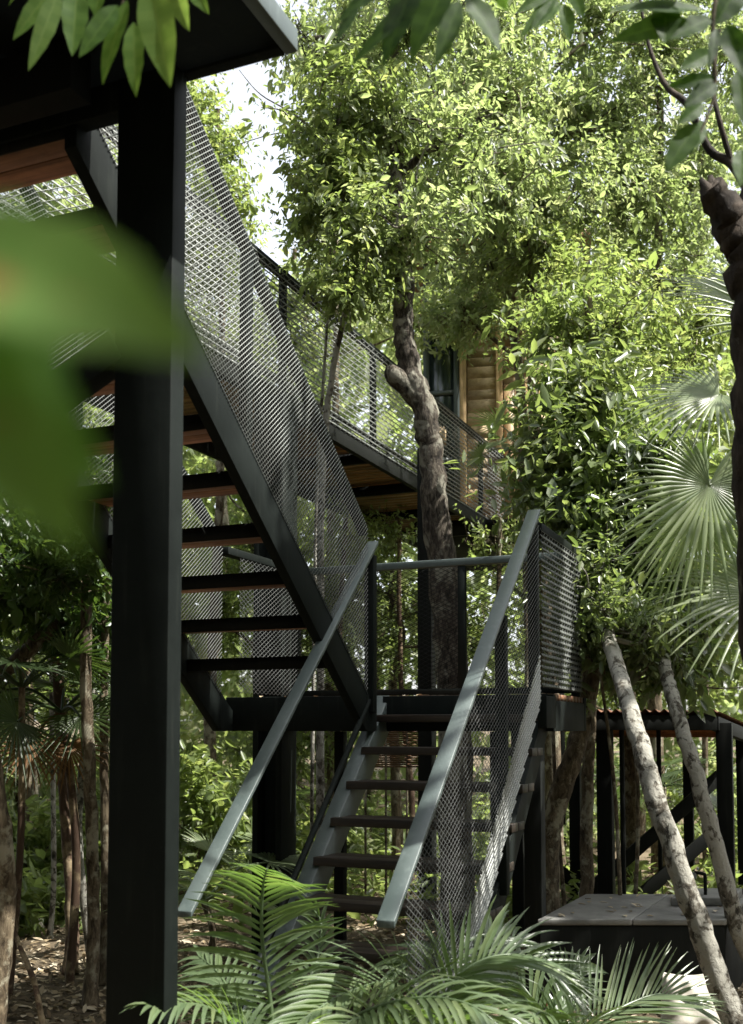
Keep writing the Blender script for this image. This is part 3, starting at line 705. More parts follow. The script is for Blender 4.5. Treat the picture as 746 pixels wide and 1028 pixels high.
top = at(800, 500, 5.2); base = top.copy(); base[2] = 0; base[:2] += RT[:2] * .1
fan_palm('fan_palm', 'bright fan palm spreading big pleated leaves in at the right edge', base, top, .075, [
    (at(712, 487, 4.9), scr(-.25, 1, -.25), scr(.05, -.32, -1), .54, dict(n=44, spread=R(330), droop=.30, tone=.6, cup=.06, minl=.52)),
    (at(722, 396, 5.2), scr(-1, .30, -.1), scr(.05, -.75, -.55), .50, dict(n=34, spread=R(235), droop=.42, tone=.65, cup=.10)),
    (at(775, 300, 5.5), scr(-1, -.08, 0), scr(.0, -.8, -.6), .62, dict(n=34, spread=R(190), droop=.18, tone=.5, cup=.05)),
    (at(768, 596, 4.8), scr(-1, .35, -.2), scr(.1, -.75, -.6), .56, dict(n=36, spread=R(240), droop=.45, tone=.75)),
    (at(700, 520, 5.5), scr(-.5, 1, .2), scr(.3, -.2, -1), .56, dict(n=34, spread=R(200), droop=.5, tone=.85)),
    (at(850, 400, 5.2), scr(.9, -.4, .1), scr(0, -.8, -.6), .6, dict(n=32, spread=R(260))),
    (at(870, 520, 5.4), scr(.9, .3, .3), scr(0, -.8, -.6), .6, dict(n=32, spread=R(260))),
    (at(790, 330, 4.9), scr(.1, -1, .1), scr(0, -.2, -1), .55, dict(n=32, spread=R(200)))], 'fan', 'brownbark')
# shaded fan palms on the left
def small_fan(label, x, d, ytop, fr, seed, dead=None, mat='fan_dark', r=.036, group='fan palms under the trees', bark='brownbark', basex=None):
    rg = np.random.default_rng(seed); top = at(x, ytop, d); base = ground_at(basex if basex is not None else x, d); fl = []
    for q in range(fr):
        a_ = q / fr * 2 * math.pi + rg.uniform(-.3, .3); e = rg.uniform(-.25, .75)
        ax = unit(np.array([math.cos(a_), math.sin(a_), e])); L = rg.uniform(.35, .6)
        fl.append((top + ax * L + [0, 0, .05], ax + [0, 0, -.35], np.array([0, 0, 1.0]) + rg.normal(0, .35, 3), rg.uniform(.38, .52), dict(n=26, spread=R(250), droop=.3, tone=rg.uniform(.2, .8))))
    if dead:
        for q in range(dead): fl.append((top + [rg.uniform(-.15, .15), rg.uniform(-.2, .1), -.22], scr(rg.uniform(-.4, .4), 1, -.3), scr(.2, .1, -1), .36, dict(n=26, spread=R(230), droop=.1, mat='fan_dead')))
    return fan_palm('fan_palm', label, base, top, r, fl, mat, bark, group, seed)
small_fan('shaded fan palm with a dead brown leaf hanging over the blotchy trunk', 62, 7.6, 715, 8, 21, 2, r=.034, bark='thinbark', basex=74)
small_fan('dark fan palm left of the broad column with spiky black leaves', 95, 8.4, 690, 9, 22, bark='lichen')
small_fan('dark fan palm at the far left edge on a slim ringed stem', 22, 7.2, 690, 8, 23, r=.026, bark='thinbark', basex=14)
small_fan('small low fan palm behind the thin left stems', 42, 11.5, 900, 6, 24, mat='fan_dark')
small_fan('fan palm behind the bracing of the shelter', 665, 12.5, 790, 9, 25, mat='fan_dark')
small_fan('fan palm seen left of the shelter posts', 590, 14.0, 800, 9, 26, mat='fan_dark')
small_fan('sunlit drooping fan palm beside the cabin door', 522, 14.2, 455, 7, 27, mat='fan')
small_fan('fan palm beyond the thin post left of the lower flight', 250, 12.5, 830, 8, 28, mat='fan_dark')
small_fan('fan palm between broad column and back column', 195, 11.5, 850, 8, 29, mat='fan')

# feather palm in front of the stairs
def frond(lm, path, L, n, nrm, rg, width=.021, droop=.45, tone=.5, ang=.62, lift=.3, start=.16):
    P = spline(path, 8); s = np.concatenate([[0], np.cumsum(np.linalg.norm(np.diff(P, axis=0), axis=1))]); s /= s[-1]
    lm.tube(P, np.linspace(.012, .003, len(P)), 6, True)
    T_ = np.array([0, .12, .35, .6, .82, 1.0]); Wp = np.array([.35, .85, 1, .8, .45, .03])
    nrm = unit(np.array(nrm, float))
    for q in range(n):
        u = start + (1 - start) * (q + .5) / n
        p0 = np.array([np.interp(u, s, P[:, k]) for k in range(3)]); p1 = np.array([np.interp(min(1, u + .03), s, P[:, k]) for k in range(3)])
        p_1 = np.array([np.interp(max(0, u - .03), s, P[:, k]) for k in range(3)])
        tg = unit(p1 - p_1); sd = unit(np.cross(tg, nrm)); nn = np.cross(sd, tg)
        for sg in (1, -1):
            if rg.uniform() < .03: continue
            fwd = ang + .5 * u + rg.normal(0, .05)
            d = unit(sd * sg * math.cos(fwd) + tg * math.sin(fwd) + nn * (lift + rg.normal(0, .06)))
            ll = L * (.55 + .45 * math.sin(math.pi * min(1, .15 + u * .75))) * (1 - .45 * max(0, u - .6) / .4) * rg.uniform(.9, 1.08)
            V = []; ws = unit(np.cross(d, nn))
            dr = droop * rg.uniform(.7, 1.3); cv = rg.normal(0, .05)
            for t_, wp in zip(T_, Wp):
                p = p0 + d * ll * t_ - np.array([0, 0, 1.0]) * ll * dr * t_ * t_ + tg * ll * cv * t_ * t_
                V += [p + ws * width * wp * .5, p - nn * width * wp * .18, p - ws * width * wp * .5]
            k = np.arange(len(T_) - 1)[:, None] * 3
            lm.addq(V, np.concatenate([k + np.array([[0, 1, 4, 3]]), k + np.array([[1, 2, 5, 4]])]), float(np.clip(tone + rg.normal(0, .2), 0, 1)))
def feather_palm(label, hubx, d, fronds, seed, group='feather palms below the stairs'):
    rg = np.random.default_rng(seed); hub = ground_at(hubx, d) + [0, 0, .12]
    root = thing('feather_palm', label, 'palm', ground_at(hubx, d), group)
    mb = MB()
    for q in range(4):
        o = rg.normal(0, .07, 3) * [1, 1, 0]; mb.tube([hub + o - [0, 0, .15], hub + o * 1.2 + [0, 0, .22]], [.03, .02], 8, True)
    part('stem', mb, M['brownbark'], root, True)
    for (pts, L, n, nrm, kw) in fronds:
        lm = MB(); path = [hub + [0, 0, .05]] + [at(*p) for p in pts]
        frond(lm, path, L, n, nrm, rg, **kw); part('frond', lm, M['areca'], root)
    return root
feather_palm('feather palm with one upright arching frond left of the lower steps', 285, 4.55, [
    ([(272, 1010, 4.5), (263, 940, 4.5), (264, 892, 4.45), (268, 872, 4.3)], .46, 30, scr(.05, -.15, -1), dict(droop=.30, lift=.05, ang=.30, start=.2, tone=.5)),
    ([(300, 1010, 4.7), (318, 965, 4.9), (322, 925, 5.0), (305, 905, 5.1)], .32, 22, scr(-.5, -.3, -1), dict(droop=.5, tone=.3, start=.25)),
    ([(240, 1040, 4.3), (205, 1010, 4.15), (150, 1010, 3.95)], .36, 24, scr(0, -1, -.3), dict(droop=.5)),
    ([(330, 1040, 4.3), (400, 1005, 4.1), (470, 1008, 3.9), (520, 1050, 3.8)], .42, 30, scr(.1, -1, -.5), dict(droop=.55, tone=.6)),
    ([(300, 1080, 4.2), (300, 1040, 3.9), (330, 1050, 3.6)], .34, 20, scr(0, -1, -.6), dict(droop=.5, tone=.7)),
    ([(250, 1050, 4.4), (225, 985, 4.7), (200, 960, 4.9)], .36, 22, scr(0, -.7, -.8), dict(droop=.5, tone=.4)),
    ], 41)
feather_palm('feather palm with long combed fronds hiding the foot of the steps', 430, 4.75, [
    ([(420, 1016, 4.7), (395, 986, 4.6), (345, 998, 4.4), (300, 1026, 4.2)], .44, 34, scr(0, -1, -.55), dict(droop=.35, lift=.35, tone=.55)),
    ([(445, 1006, 4.7), (480, 966, 4.75), (530, 961, 4.8), (575, 996, 4.8)], .42, 34, scr(.1, -1, -.6), dict(droop=.30, lift=.45, tone=.6)),
    ([(440, 1001, 4.9), (455, 962, 5.0), (430, 956, 5.1), (395, 972, 5.1)], .40, 30, scr(0, -.9, -.6), dict(droop=.35, lift=.3, tone=.35)),
    ([(440, 1046, 4.5), (450, 1016, 4.2), (500, 1026, 3.95), (560, 1076, 3.8)], .40, 30, scr(0, -1, -.5), dict(droop=.45, tone=.6)),
    ([(420, 1056, 4.5), (370, 1021, 4.2), (320, 1046, 4.0)], .40, 28, scr(0, -1, -.6), dict(droop=.4, tone=.7)),
    ([(450, 1006, 4.9), (490, 951, 5.2), (520, 941, 5.4), (540, 956, 5.5)], .38, 26, scr(.2, -.9, -.5), dict(droop=.4, tone=.3)),
    ], 42)
feather_palm('feather palm reaching a fine frond across the black tank', 555, 4.9, [
    ([(585, 1036, 4.9), (625, 1011, 5.0), (665, 998, 5.1), (700, 1011, 5.15)], .42, 34, scr(-.1, -1, -.75), dict(droop=.12, lift=.35, width=.014, tone=.6)),
    ([(545, 1026, 5.0), (520, 986, 5.1), (490, 981, 5.2)], .38, 26, scr(0, -.9, -.7), dict(droop=.3, tone=.4)),
    ([(570, 1046, 4.7), (600, 1036, 4.5), (650, 1056, 4.4)], .40, 28, scr(0, -1, -.6), dict(droop=.35, tone=.6)),
    ([(555, 1046, 4.7), (545, 1016, 4.5), (520, 1036, 4.3)], .36, 24, scr(0, -1, -.5), dict(droop=.45, tone=.55)),
    ([(565, 1016, 5.2), (575, 976, 5.4), (590, 966, 5.5)], .32, 20, scr(.3, -.6, -.9), dict(droop=.3, tone=.3)),
    ], 43)
small_fan('light green palm tuft at the foot of the back column', 205, 8.0, 905, 7, 44, mat='fan', r=.03)

# ------------------------------------------------------------------ trees that stand among the walkways
def P2(*a): return [at(*q) for q in a]
def grounded(x, d, *rest): return [ground_at(x, d)] + P2(*rest)
tree('knotted_tree', 'thick furrowed tree with a swollen bend rising between landing and walkway', 'tree',
     grounded(458, 9.0, (457, 760, 9), (453, 640, 9), (440, 540, 9), (434, 460, 9), (426, 415, 9), (412, 376, 9), (405, 335, 9), (406, 270, 9), (398, 180, 9.2), (392, 90, 9.4), (398, -40, 9.6), (410, -200, 9.8)),
     .14, .05, [pc(400, 235, 8.9, 62, 110, 40), pc(450, 150, 9.2, 70, 120), pc(380, 120, 9.3, 55, 110), pc(420, 20, 9.4, 90, 150, 60), pc(345, 70, 9.6, 52, 60, 50), pc(300, 40, 9.8, 26, 22, 22), pc(400, -150, 9.6, 160, 160)],
     'bark', 'leaf_yellow', .105, 9, .24, seed=5, radii=[.15, .145, .138, .122, .106, .105, .105, .086, .08, .08, .07, .05, .03], limb_r=.3, rough=.07,
     extra=lambda tb, lb, rg: tb.tube(spline(P2((424, 412, 9.0), (408, 388, 8.96), (394, 376, 8.93), (386, 374, 8.92)), 5), [.06, .065, .07, .075, .08, .082, .084, .084, .084, .082, .08, .076, .07, .06, .045, .02], 10, True, .07, 3))
tree('slender_tree', 'slender pale tree in front of the walkway mesh with drooping leaves', 'tree',
     grounded(322, 9.3, (322, 560, 9.2), (326, 440, 9.2), (333, 380, 9.1), (345, 320, 9.0), (358, 262, 9.0), (352, 190, 9.0), (340, 120, 9.0)),
     .034, .018, [pc(345, 205, 8.9, 50, 110, 55), pc(325, 165, 9.0, 32, 60, 45), pc(352, 285, 8.8, 48, 60, 28), pc(340, 110, 9.0, 55, 80)],
     'lichen', 'leaf_mid', .115, 8, .22, seed=6, limb_r=.5, tone=.55, droop=.35,
     extra=lambda tb, lb, rg: ([tb.tube(spline(P2(*pts), 5), np.linspace(.011, .003, 5 * (len(pts) - 1) + 1), 5, False) for pts in (((352, 190, 9.0), (325, 142, 9.1), (285, 133, 9.2), (236, 146, 9.3)), ((345, 160, 9.0), (300, 118, 9.1), (262, 95, 9.2), (240, 70, 9.2)), ((300, 134, 9.15), (285, 112, 9.2), (262, 108, 9.2)))],
        sprays(lb, np.array(P2((285, 134, 9.2), (260, 138, 9.25), (240, 144, 9.3), (262, 98, 9.2), (250, 82, 9.2), (290, 120, 9.2), (272, 112, 9.2))), np.zeros((7, 3)), 5, .16, .07, rg=rg)))
tree('twin_sapling', 'very thin grey sapling just left of the slender pale tree', 'tree',
     grounded(312, 9.6, (318, 500, 9.5), (325, 380, 9.4), (330, 300, 9.4), (332, 230, 9.4)), .018, .010, [pc(322, 230, 9.3, 38, 40)], 'lichen', 'leaf_mid', .10, 8, .2, seed=7, limb_r=.5)
# leaning, lichened trunks at the right
tree('leaning_tree', 'pale lichened trunk leaning left in front of the tank', 'tree',
     [np.array([*ground_at(742, 6.0)[:2], 0])] + P2((718, 975, 6.02), (690, 895, 6.1), (662, 815, 6.25), (642, 745, 6.5), (626, 690, 6.9), (608, 630, 7.6), (598, 560, 8.4), (604, 480, 9.0)),
     .074, .046, [pc(605, 600, 7.6, 50, 60), pc(610, 520, 8.2, 55, 90), pc(650, 640, 7.6, 50, 45, 34)], 'lichen', 'leaf_gloss', .095, 9, .2, seed=8, limb_r=.3, tone=.55)
tree('leaning_tree', 'darker spotted trunk leaning left at the right edge behind the pale one', 'tree',
     [np.array([*ground_at(785, 6.9)[:2], 0])] + P2((746, 945, 6.9), (722, 860, 7.0), (698, 775, 7.1), (677, 705, 7.3), (666, 665, 7.6), (656, 600, 8.3), (652, 520, 9.0)),
     .064, .04, [pc(650, 600, 8.2, 60, 60), pc(660, 480, 8.2, 60, 80)], 'lichen', 'leaf_gloss', .10, 9, .2, seed=9, limb_r=.3)
tree('bent_tree', 'brown bent trunk just right of the landing post', 'tree',
     grounded(548, 8.0, (550, 860, 8), (556, 815, 8), (572, 770, 8), (588, 715, 8.1), (596, 640, 8.2), (592, 540, 8.4), (585, 440, 8.6)),
     .10, .06, [pc(590, 565, 8.6, 45, 90), pc(578, 480, 8.7, 42, 70), pc(600, 400, 8.8, 55, 110)], 'brownbark', 'leaf_gloss', .105, 9, .21, seed=10, limb_r=.3, tone=.6)
tree('straight_tree', 'straight grey trunk behind the bent brown one', 'tree', grounded(588, 9.0, (589, 850, 9), (592, 720, 9), (598, 560, 9.2), (600, 400, 9.4), (590, 300, 9.5)),
     .06, .04, [pc(610, 330, 9.6, 62, 100), pc(560, 330, 9.7, 50, 80), pc(640, 400, 9.5, 50, 80)], 'brownbark', 'leaf_mid', .11, 9, .22, seed=12, limb_r=.3)
# dark near trunk on the right, broken fork
tree('forked_tree', 'dark trunk with a broken fork close by at the right edge', 'tree',
     [np.array([*ground_at(800, 4.3)[:2], 0])] + P2((772, 640, 4.3), (757, 450, 4.3), (758, 340, 4.3), (752, 265, 4.3), (735, 225, 4.3), (713, 186, 4.3)),
     .10, .05, [], 'darkbark', 'leaf_dark', seed=13, radii=[.13, .11, .085, .085, .085, .075, .05], rough=.14, sides=12,
     extra=lambda tb, lb, rg: ([tb.tube(np.array(P2((716 + ox * .6, 192, 4.3 + oz), (711 + ox, 182 - hh, 4.3 + oz))) , [rr, rr * .25], 6, True, .2, 3) for ox, oz, hh, rr in ((-8, 0, 3, .034), (2, .02, 6, .036), (8, -.02, 0, .034))], tb.tube(spline(P2((752, 285, 4.3), (752, 215, 4.32), (768, 150, 4.35), (800, 60, 4.4), (850, -150, 4.6)), 6), np.linspace(.062, .03, 25), 9, True, .1, 4),
                               tb.tube(spline(P2((756, 200, 4.33), (735, 165, 4.4), (712, 150, 4.45), (690, 105, 4.5), (668, 85, 4.6), (650, 40, 4.7), (640, -20, 4.8)), 5), np.linspace(.022, .006, 31), 6, False),
                               tb.tube(spline(P2((735, 165, 4.4), (722, 120, 4.4), (716, 85, 4.45), (722, 30, 4.5)), 5), np.linspace(.014, .006, 16), 6, False),
                               sprays(lb, ellip(rg, 90, at(1300, -300, 4.6), (1.2, 1.2, .7))[0], np.zeros((90, 3)), 8, .22, .12, rg=rg)))

# trunks among the leaf litter on the left
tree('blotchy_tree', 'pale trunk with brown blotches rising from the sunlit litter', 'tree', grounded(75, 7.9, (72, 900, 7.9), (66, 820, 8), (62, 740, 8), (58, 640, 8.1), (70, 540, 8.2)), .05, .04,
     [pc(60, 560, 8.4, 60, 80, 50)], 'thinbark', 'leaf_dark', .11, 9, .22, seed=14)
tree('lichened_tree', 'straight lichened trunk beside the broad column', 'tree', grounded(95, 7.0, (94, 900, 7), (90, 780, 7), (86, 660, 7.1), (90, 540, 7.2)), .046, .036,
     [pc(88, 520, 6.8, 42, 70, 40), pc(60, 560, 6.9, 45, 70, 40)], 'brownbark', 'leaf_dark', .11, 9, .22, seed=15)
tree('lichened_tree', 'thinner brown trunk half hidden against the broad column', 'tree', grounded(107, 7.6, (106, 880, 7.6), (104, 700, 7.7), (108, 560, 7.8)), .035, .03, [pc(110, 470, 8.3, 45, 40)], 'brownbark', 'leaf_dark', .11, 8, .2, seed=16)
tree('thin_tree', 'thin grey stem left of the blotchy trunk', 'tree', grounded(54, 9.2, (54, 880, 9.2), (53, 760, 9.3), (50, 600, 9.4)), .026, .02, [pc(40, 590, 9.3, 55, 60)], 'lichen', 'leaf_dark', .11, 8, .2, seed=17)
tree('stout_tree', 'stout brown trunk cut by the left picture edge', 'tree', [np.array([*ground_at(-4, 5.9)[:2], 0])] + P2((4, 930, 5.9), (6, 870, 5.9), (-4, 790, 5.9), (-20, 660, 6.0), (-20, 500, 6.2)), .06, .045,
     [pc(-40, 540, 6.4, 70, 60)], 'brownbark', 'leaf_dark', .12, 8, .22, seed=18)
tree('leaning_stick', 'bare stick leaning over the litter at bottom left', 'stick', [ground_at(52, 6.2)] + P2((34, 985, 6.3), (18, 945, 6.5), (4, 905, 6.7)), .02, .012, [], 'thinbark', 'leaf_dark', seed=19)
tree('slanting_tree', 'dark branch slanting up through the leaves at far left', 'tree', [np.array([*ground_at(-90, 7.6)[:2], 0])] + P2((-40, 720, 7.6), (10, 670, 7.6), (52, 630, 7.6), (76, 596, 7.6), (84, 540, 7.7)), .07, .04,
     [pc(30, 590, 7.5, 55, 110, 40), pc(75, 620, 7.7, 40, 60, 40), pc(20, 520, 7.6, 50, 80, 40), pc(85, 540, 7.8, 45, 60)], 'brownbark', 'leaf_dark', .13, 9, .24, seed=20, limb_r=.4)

# ------------------------------------------------------------------ background trees (each its own)
def bgtree(label, x, d, top_y, clumps, r=.09, leaf=.12, mat='leaf_yellow', bark='brownbark', seed=50, k=9, lean=0, tone=.5, twig=.28, limbs=7):
    ys = np.linspace(700, top_y, 5); rg = np.random.default_rng(seed)
    path = [ground_at(x, d)] + [at(x + lean * q / 4 + rg.normal(0, 5), y, d) for q, y in enumerate(ys)]
    return tree('forest_tree', label, 'tree', path, r, r * .4, [pc(cx, cy, d + dz, rx, n, ry) for (cx, cy, dz, rx, ry, n) in clumps], bark, mat, leaf, k, twig,
                'forest trees behind the walkway', seed, tone, limbs=limbs, sides=8)
bgtree('yellow green tree whose forked branches show at the upper middle', 556, 12.5, 110, [(520, 90, 0, 90, 70, 200), (600, 120, .3, 85, 70, 190), (560, 220, -.3, 90, 60, 200), (500, 190, .3, 60, 60, 120), (610, 30, 0, 90, 50, 150), (520, -20, 0, 110, 60, 150)], .11, .12, seed=51, lean=-40)
bgtree('bright tree behind the dark forked trunk', 662, 13.2, 90, [(650, 70, 0, 85, 70, 190), (700, 180, 0, 80, 70, 190), (640, 190, -.4, 75, 60, 170), (680, 280, .3, 80, 55, 170), (730, 60, 0, 70, 80, 130), (690, -30, 0, 110, 60, 130)], .10, .12, seed=52)
bgtree('tall tree right of the knotted trunk with hanging leaf bunches', 548, 13.5, 70, [(460, 100, 0, 70, 80, 190), (490, 255, -.5, 70, 50, 170), (508, 100, -2.2, 55, 60, 110), (512, 190, -2.2, 50, 45, 90), (500, 20, -2.0, 60, 50, 90), (468, 322, -.6, 46, 20, 60), (430, 180, 0, 60, 60, 130), (450, -10, 0, 100, 70, 150)], .10, .125, seed=53, tone=.55, lean=-60)
bgtree('dense tree over the cabin roof', 560, 16.5, 200, [(560, 270, 0, 90, 60, 170), (470, 300, -1.6, 55, 30, 120), (430, 320, -1.2, 40, 24, 70), (620, 300, 0, 80, 60, 150), (500, 200, 0, 90, 70, 170), (540, 255, -4.5, 50, 30, 70)], .12, .13, seed=54, mat='leaf_mid', tone=.6)
bgtree('leafy tree right of the cabin above the glossy bushes', 628, 11.0, 330, [(620, 360, -.2, 62, 50, 140), (670, 400, 0, 62, 60, 140), (590, 300, 0, 55, 45, 110), (690, 330, .2, 55, 50, 110)], .08, .115, 'leaf_mid', seed=55, tone=.6)
bgtree('tree of pale leaves left of the sky gap above the mesh', 216, 12.0, 110, [(208, 150, 0, 32, 55, 110), (226, 205, -.3, 28, 36, 60), (200, 230, 0, 50, 40, 90), (180, 120, .3, 50, 60, 90), (212, 270, .2, 60, 40, 100)], .07, .11, seed=56, mat='leaf_mid', tone=.6)
bgtree('tree framing the right side of the sky gap', 330, 15.5, 60, [(338, 30, 0, 40, 40, 80), (360, 60, 0, 70, 60, 150), (400, -20, 0, 110, 50, 150), (350, 150, 0, 60, 60, 110)], .09, .13, seed=57, tone=.55)
bgtree('tree behind the far end of the walkway rail', 300, 18.0, 250, [(300, 320, 0, 70, 55, 150), (360, 300, .6, 75, 60, 150), (250, 340, 0, 70, 55, 130), (410, 330, 1, 60, 55, 100)], .1, .14, seed=58, tone=.6)
bgtree('tree glimpsed through the upper stair mesh', 215, 15.0, 330, [(220, 360, 0, 75, 70, 150), (170, 320, .4, 80, 70, 140), (120, 250, 0, 80, 80, 140), (60, 170, .5, 90, 60, 130)], .1, .13, seed=59, tone=.55)
bgtree('tree behind the landing rail', 400, 13.0, 570, [(400, 620, 0, 60, 60, 130), (345, 580, .4, 60, 60, 110), (470, 640, .4, 55, 60, 110)], .07, .11, 'leaf_mid', seed=60)
bgtree('tree below the upper flight beside the back column', 262, 12.5, 520, [(262, 560, 0, 55, 55, 120), (290, 640, .4, 55, 60, 120), (215, 610, .5, 50, 60, 100), (250, 470, .3, 55, 40, 80)], .07, .105, 'leaf_mid', seed=61)
bgtree('bushy tree behind the lower flight', 335, 13.5, 690, [(300, 740, 0, 55, 60, 120), (360, 720, .5, 60, 60, 120), (260, 770, .5, 50, 50, 90)], .06, .11, 'leaf_mid', seed=62)
bgtree('low tree beyond the shelter posts', 640, 15.5, 640, [(640, 680, 0, 90, 50, 170), (560, 700, .4, 60, 60, 120), (720, 640, 0, 80, 70, 150), (590, 620, .3, 70, 60, 120)], .08, .12, 'leaf_mid', seed=63)
bgtree('tree filling the left side behind the shaded palms', 30, 12.5, 560, [(20, 610, 0, 80, 70, 170), (90, 560, .3, 70, 60, 130), (60, 690, .3, 70, 60, 120), (-40, 700, 0, 80, 80, 120)], .09, .12, 'leaf_mid', seed=64)
bgtree('tree over the top left behind the deck', -10, 16.0, 150, [(0, 220, 0, 110, 90, 170), (60, 330, .4, 100, 90, 160), (-60, 420, 0, 110, 90, 150)], .1, .14, seed=65)
# thin bare stems deep in the wood
stems = [(12, 13, 'first'), (33, 12, ''), (196, 13, ''), (255, 15, ''), (335, 12, ''), (372, 14, ''), (412, 12.5, ''), (505, 12, ''), (640, 16, ''), (708, 14, ''), (118, 11, ''), (286, 17, '')]
stem_lab = ['bare stem deep in the wood at far left', 'bare stem behind the diagonal stick', 'bare stem just right of the broad column', 'bare stem behind the back column', 'bare stem between the lower handrail and first steps',
            'bare stem below the cane screen', 'bare stem right of the post behind the treads', 'bare stem left of the right landing post', 'bare stem behind the rod of the shelter', 'bare stem behind the right shelter post',
            'bare stem hidden by the broad column edge', 'bare stem behind the thin square post']
for q, ((x, d, _), lb) in enumerate(zip(stems, stem_lab)):
    rg = np.random.default_rng(90 + q); x2 = x + rg.normal(0, 12)
    tree('bare_stem', lb, 'tree stem', grounded(x, d, (x + (x2 - x) * .3 + rg.normal(0, 3), 800, d), (x + (x2 - x) * .6 + rg.normal(0, 4), 680, d), (x2, 520, d + .2)), rg.uniform(.03, .06), .025, [pc(x2, 540, d + .3, 38, 26)],
         'brownbark' if q % 2 else 'thinbark', 'leaf_mid', .11, 8, .22, group='bare stems in the wood', seed=90 + q)

# bushes
def bush(label, x, d, y, clumps, leaf, mat, seed, tone=.5, k=9, group='bushes in the undergrowth', wr=.42, twig=.2):
    rg = np.random.default_rng(seed); base = ground_at(x, d)
    root = thing('bush', label, 'bush', base, group); tb, lb = MB(), MB()
    for (cx, cy, dz, rx, ry, n) in clumps:
        c, r, n = pc(cx, cy, d + dz, rx, int(n * 1.3), ry); P, v = ellip(rg, n, c, r)
        first = cx == clumps[0][0] and cy == clumps[0][1]; hubp = np.array([base[0] * .35 + c[0] * .65, base[1] * .35 + c[1] * .65, max(.15, c[2] - r[2] * .9)])
        if hubp[2] > .5 and first: tb.tube(spline([base + rg.normal(0, .05, 3) * [1, 1, 0], (base + hubp) / 2 + rg.normal(0, .1, 3), hubp], 6), np.linspace(.02, .012, 13), 6, False)
        if first: hub0 = hubp
        else: tb.tube(spline([hub0, (hub0 + hubp) / 2 + rg.normal(0, .06, 3), hubp], 5), np.linspace(.012, .010, 11), 5, False)
        for q in range(6):
            e = P[q]; tb.tube(spline([hubp, (hubp + e) / 2 + rg.normal(0, .05, 3), e], 4), np.linspace(.011, .004, 9), 5, False)
        sprays(lb, P, unit(P - c) + [0, 0, .3], k, twig, leaf, wr, tone0=tone, rg=rg)
    part('stems', tb, M['brownbark'], root, True); part('foliage', lb, M[mat], root)
bush('glossy leaved bush with silvery highlights right of the walkway end', 552, 8.4, 500, [(568, 440, 0, 42, 35, 90), (585, 490, 0, 52, 40, 120), (556, 500, .2, 34, 28, 60), (600, 430, .3, 45, 45, 80), (575, 395, .2, 38, 30, 70)], .105, 'leaf_gloss', 70, .65, wr=.36, twig=.26)
bush('glossy bush below the big fan leaves', 622, 8.2, 560, [(620, 540, 0, 55, 50, 140), (660, 600, .1, 50, 45, 110), (600, 600, 0, 42, 45, 100), (690, 640, .3, 45, 40, 80), (640, 470, .1, 55, 40, 110)], .105, 'leaf_gloss', 71, .5, wr=.42)
bush('dark bush right of the landing mesh', 612, 7.9, 640, [(598, 645, 0, 32, 36, 60), (650, 655, .3, 60, 34, 90), (588, 590, .1, 22, 40, 50)], .095, 'leaf_gloss', 72, .4)
for q, (x, d, y, rx, ry, n, mt, lb) in enumerate((
        (8, 9.4, 915, 34, 26, 60, 'leaf_mid', 'low leafy bush at the left edge above the litter'), (48, 9.9, 912, 28, 24, 50, 'leaf_mid', 'low leafy bush between the thin stem and blotchy trunk'), (92, 10.2, 905, 28, 30, 60, 'leaf_mid', 'low leafy bush close against the broad column on its left'),
        (30, 10.5, 850, 40, 40, 90, 'leaf_mid', 'undergrowth bush behind the thin left stems'), (85, 11.5, 830, 35, 45, 80, 'leaf_mid', 'undergrowth bush behind the blotchy trunk'),
        (200, 11, 800, 30, 60, 90, 'leaf_mid', 'undergrowth bush in the gap right of the broad column'), (270, 12, 830, 45, 50, 110, 'leaf_mid', 'undergrowth bush behind the sloping lower handrail'),
        (350, 13.5, 840, 40, 45, 90, 'leaf_yellow', 'yellow green bush seen between the lower treads'), (400, 15, 850, 50, 40, 90, 'leaf_mid', 'bush at the foot of the post behind the treads'),
        (500, 13, 850, 40, 50, 100, 'leaf_yellow', 'sunlit bush behind the right stair mesh'), (556, 15, 800, 40, 60, 100, 'leaf_yellow', 'sunlit bush behind the bent brown trunk'),
        (640, 17, 820, 60, 45, 120, 'leaf_mid', 'bush in the middle of the shelter opening'), (720, 16, 800, 50, 60, 110, 'leaf_yellow', 'bush behind the right end of the shelter'),
        (10, 13, 790, 50, 60, 100, 'leaf_yellow', 'yellowish bush deep at far left'), (140, 13, 760, 60, 60, 100, 'leaf_mid', 'bush hidden behind the broad column foot'))):
    bush(lb, x, d, y, [(x, y, 0, rx, ry, n), (x + rx * .5, y + ry * .5, .3, rx * .8, ry * .6, n // 2)], .11, mt, 110 + q, .55)

# far wood: one mass nobody could count
lb = MB(); n = 13000
dd = rng.uniform(20, 40, n); xx = rng.uniform(-420, 1180, n)
P = CAM + dd[:, None] * (FW + RT * ((xx - 373) / FPX)[:, None]); hgt = np.where((xx > 150) & (xx < 300), 9.5, 15.0)
P[:, 2] = np.clip(ground_h(P[:, 0], P[:, 1]), 0, 1) + rng.uniform(0, 1, n) ** .8 * hgt
sprays(lb, P, rng.normal(0, 1, (n, 3)), 7, .6, .34, .45, tone0=.5, tonev=.5)
tag(part('far_forest', lb, M['leaf_yellow']), 'sunlit far wood closing the view behind all the trees', 'forest', kind='stuff')
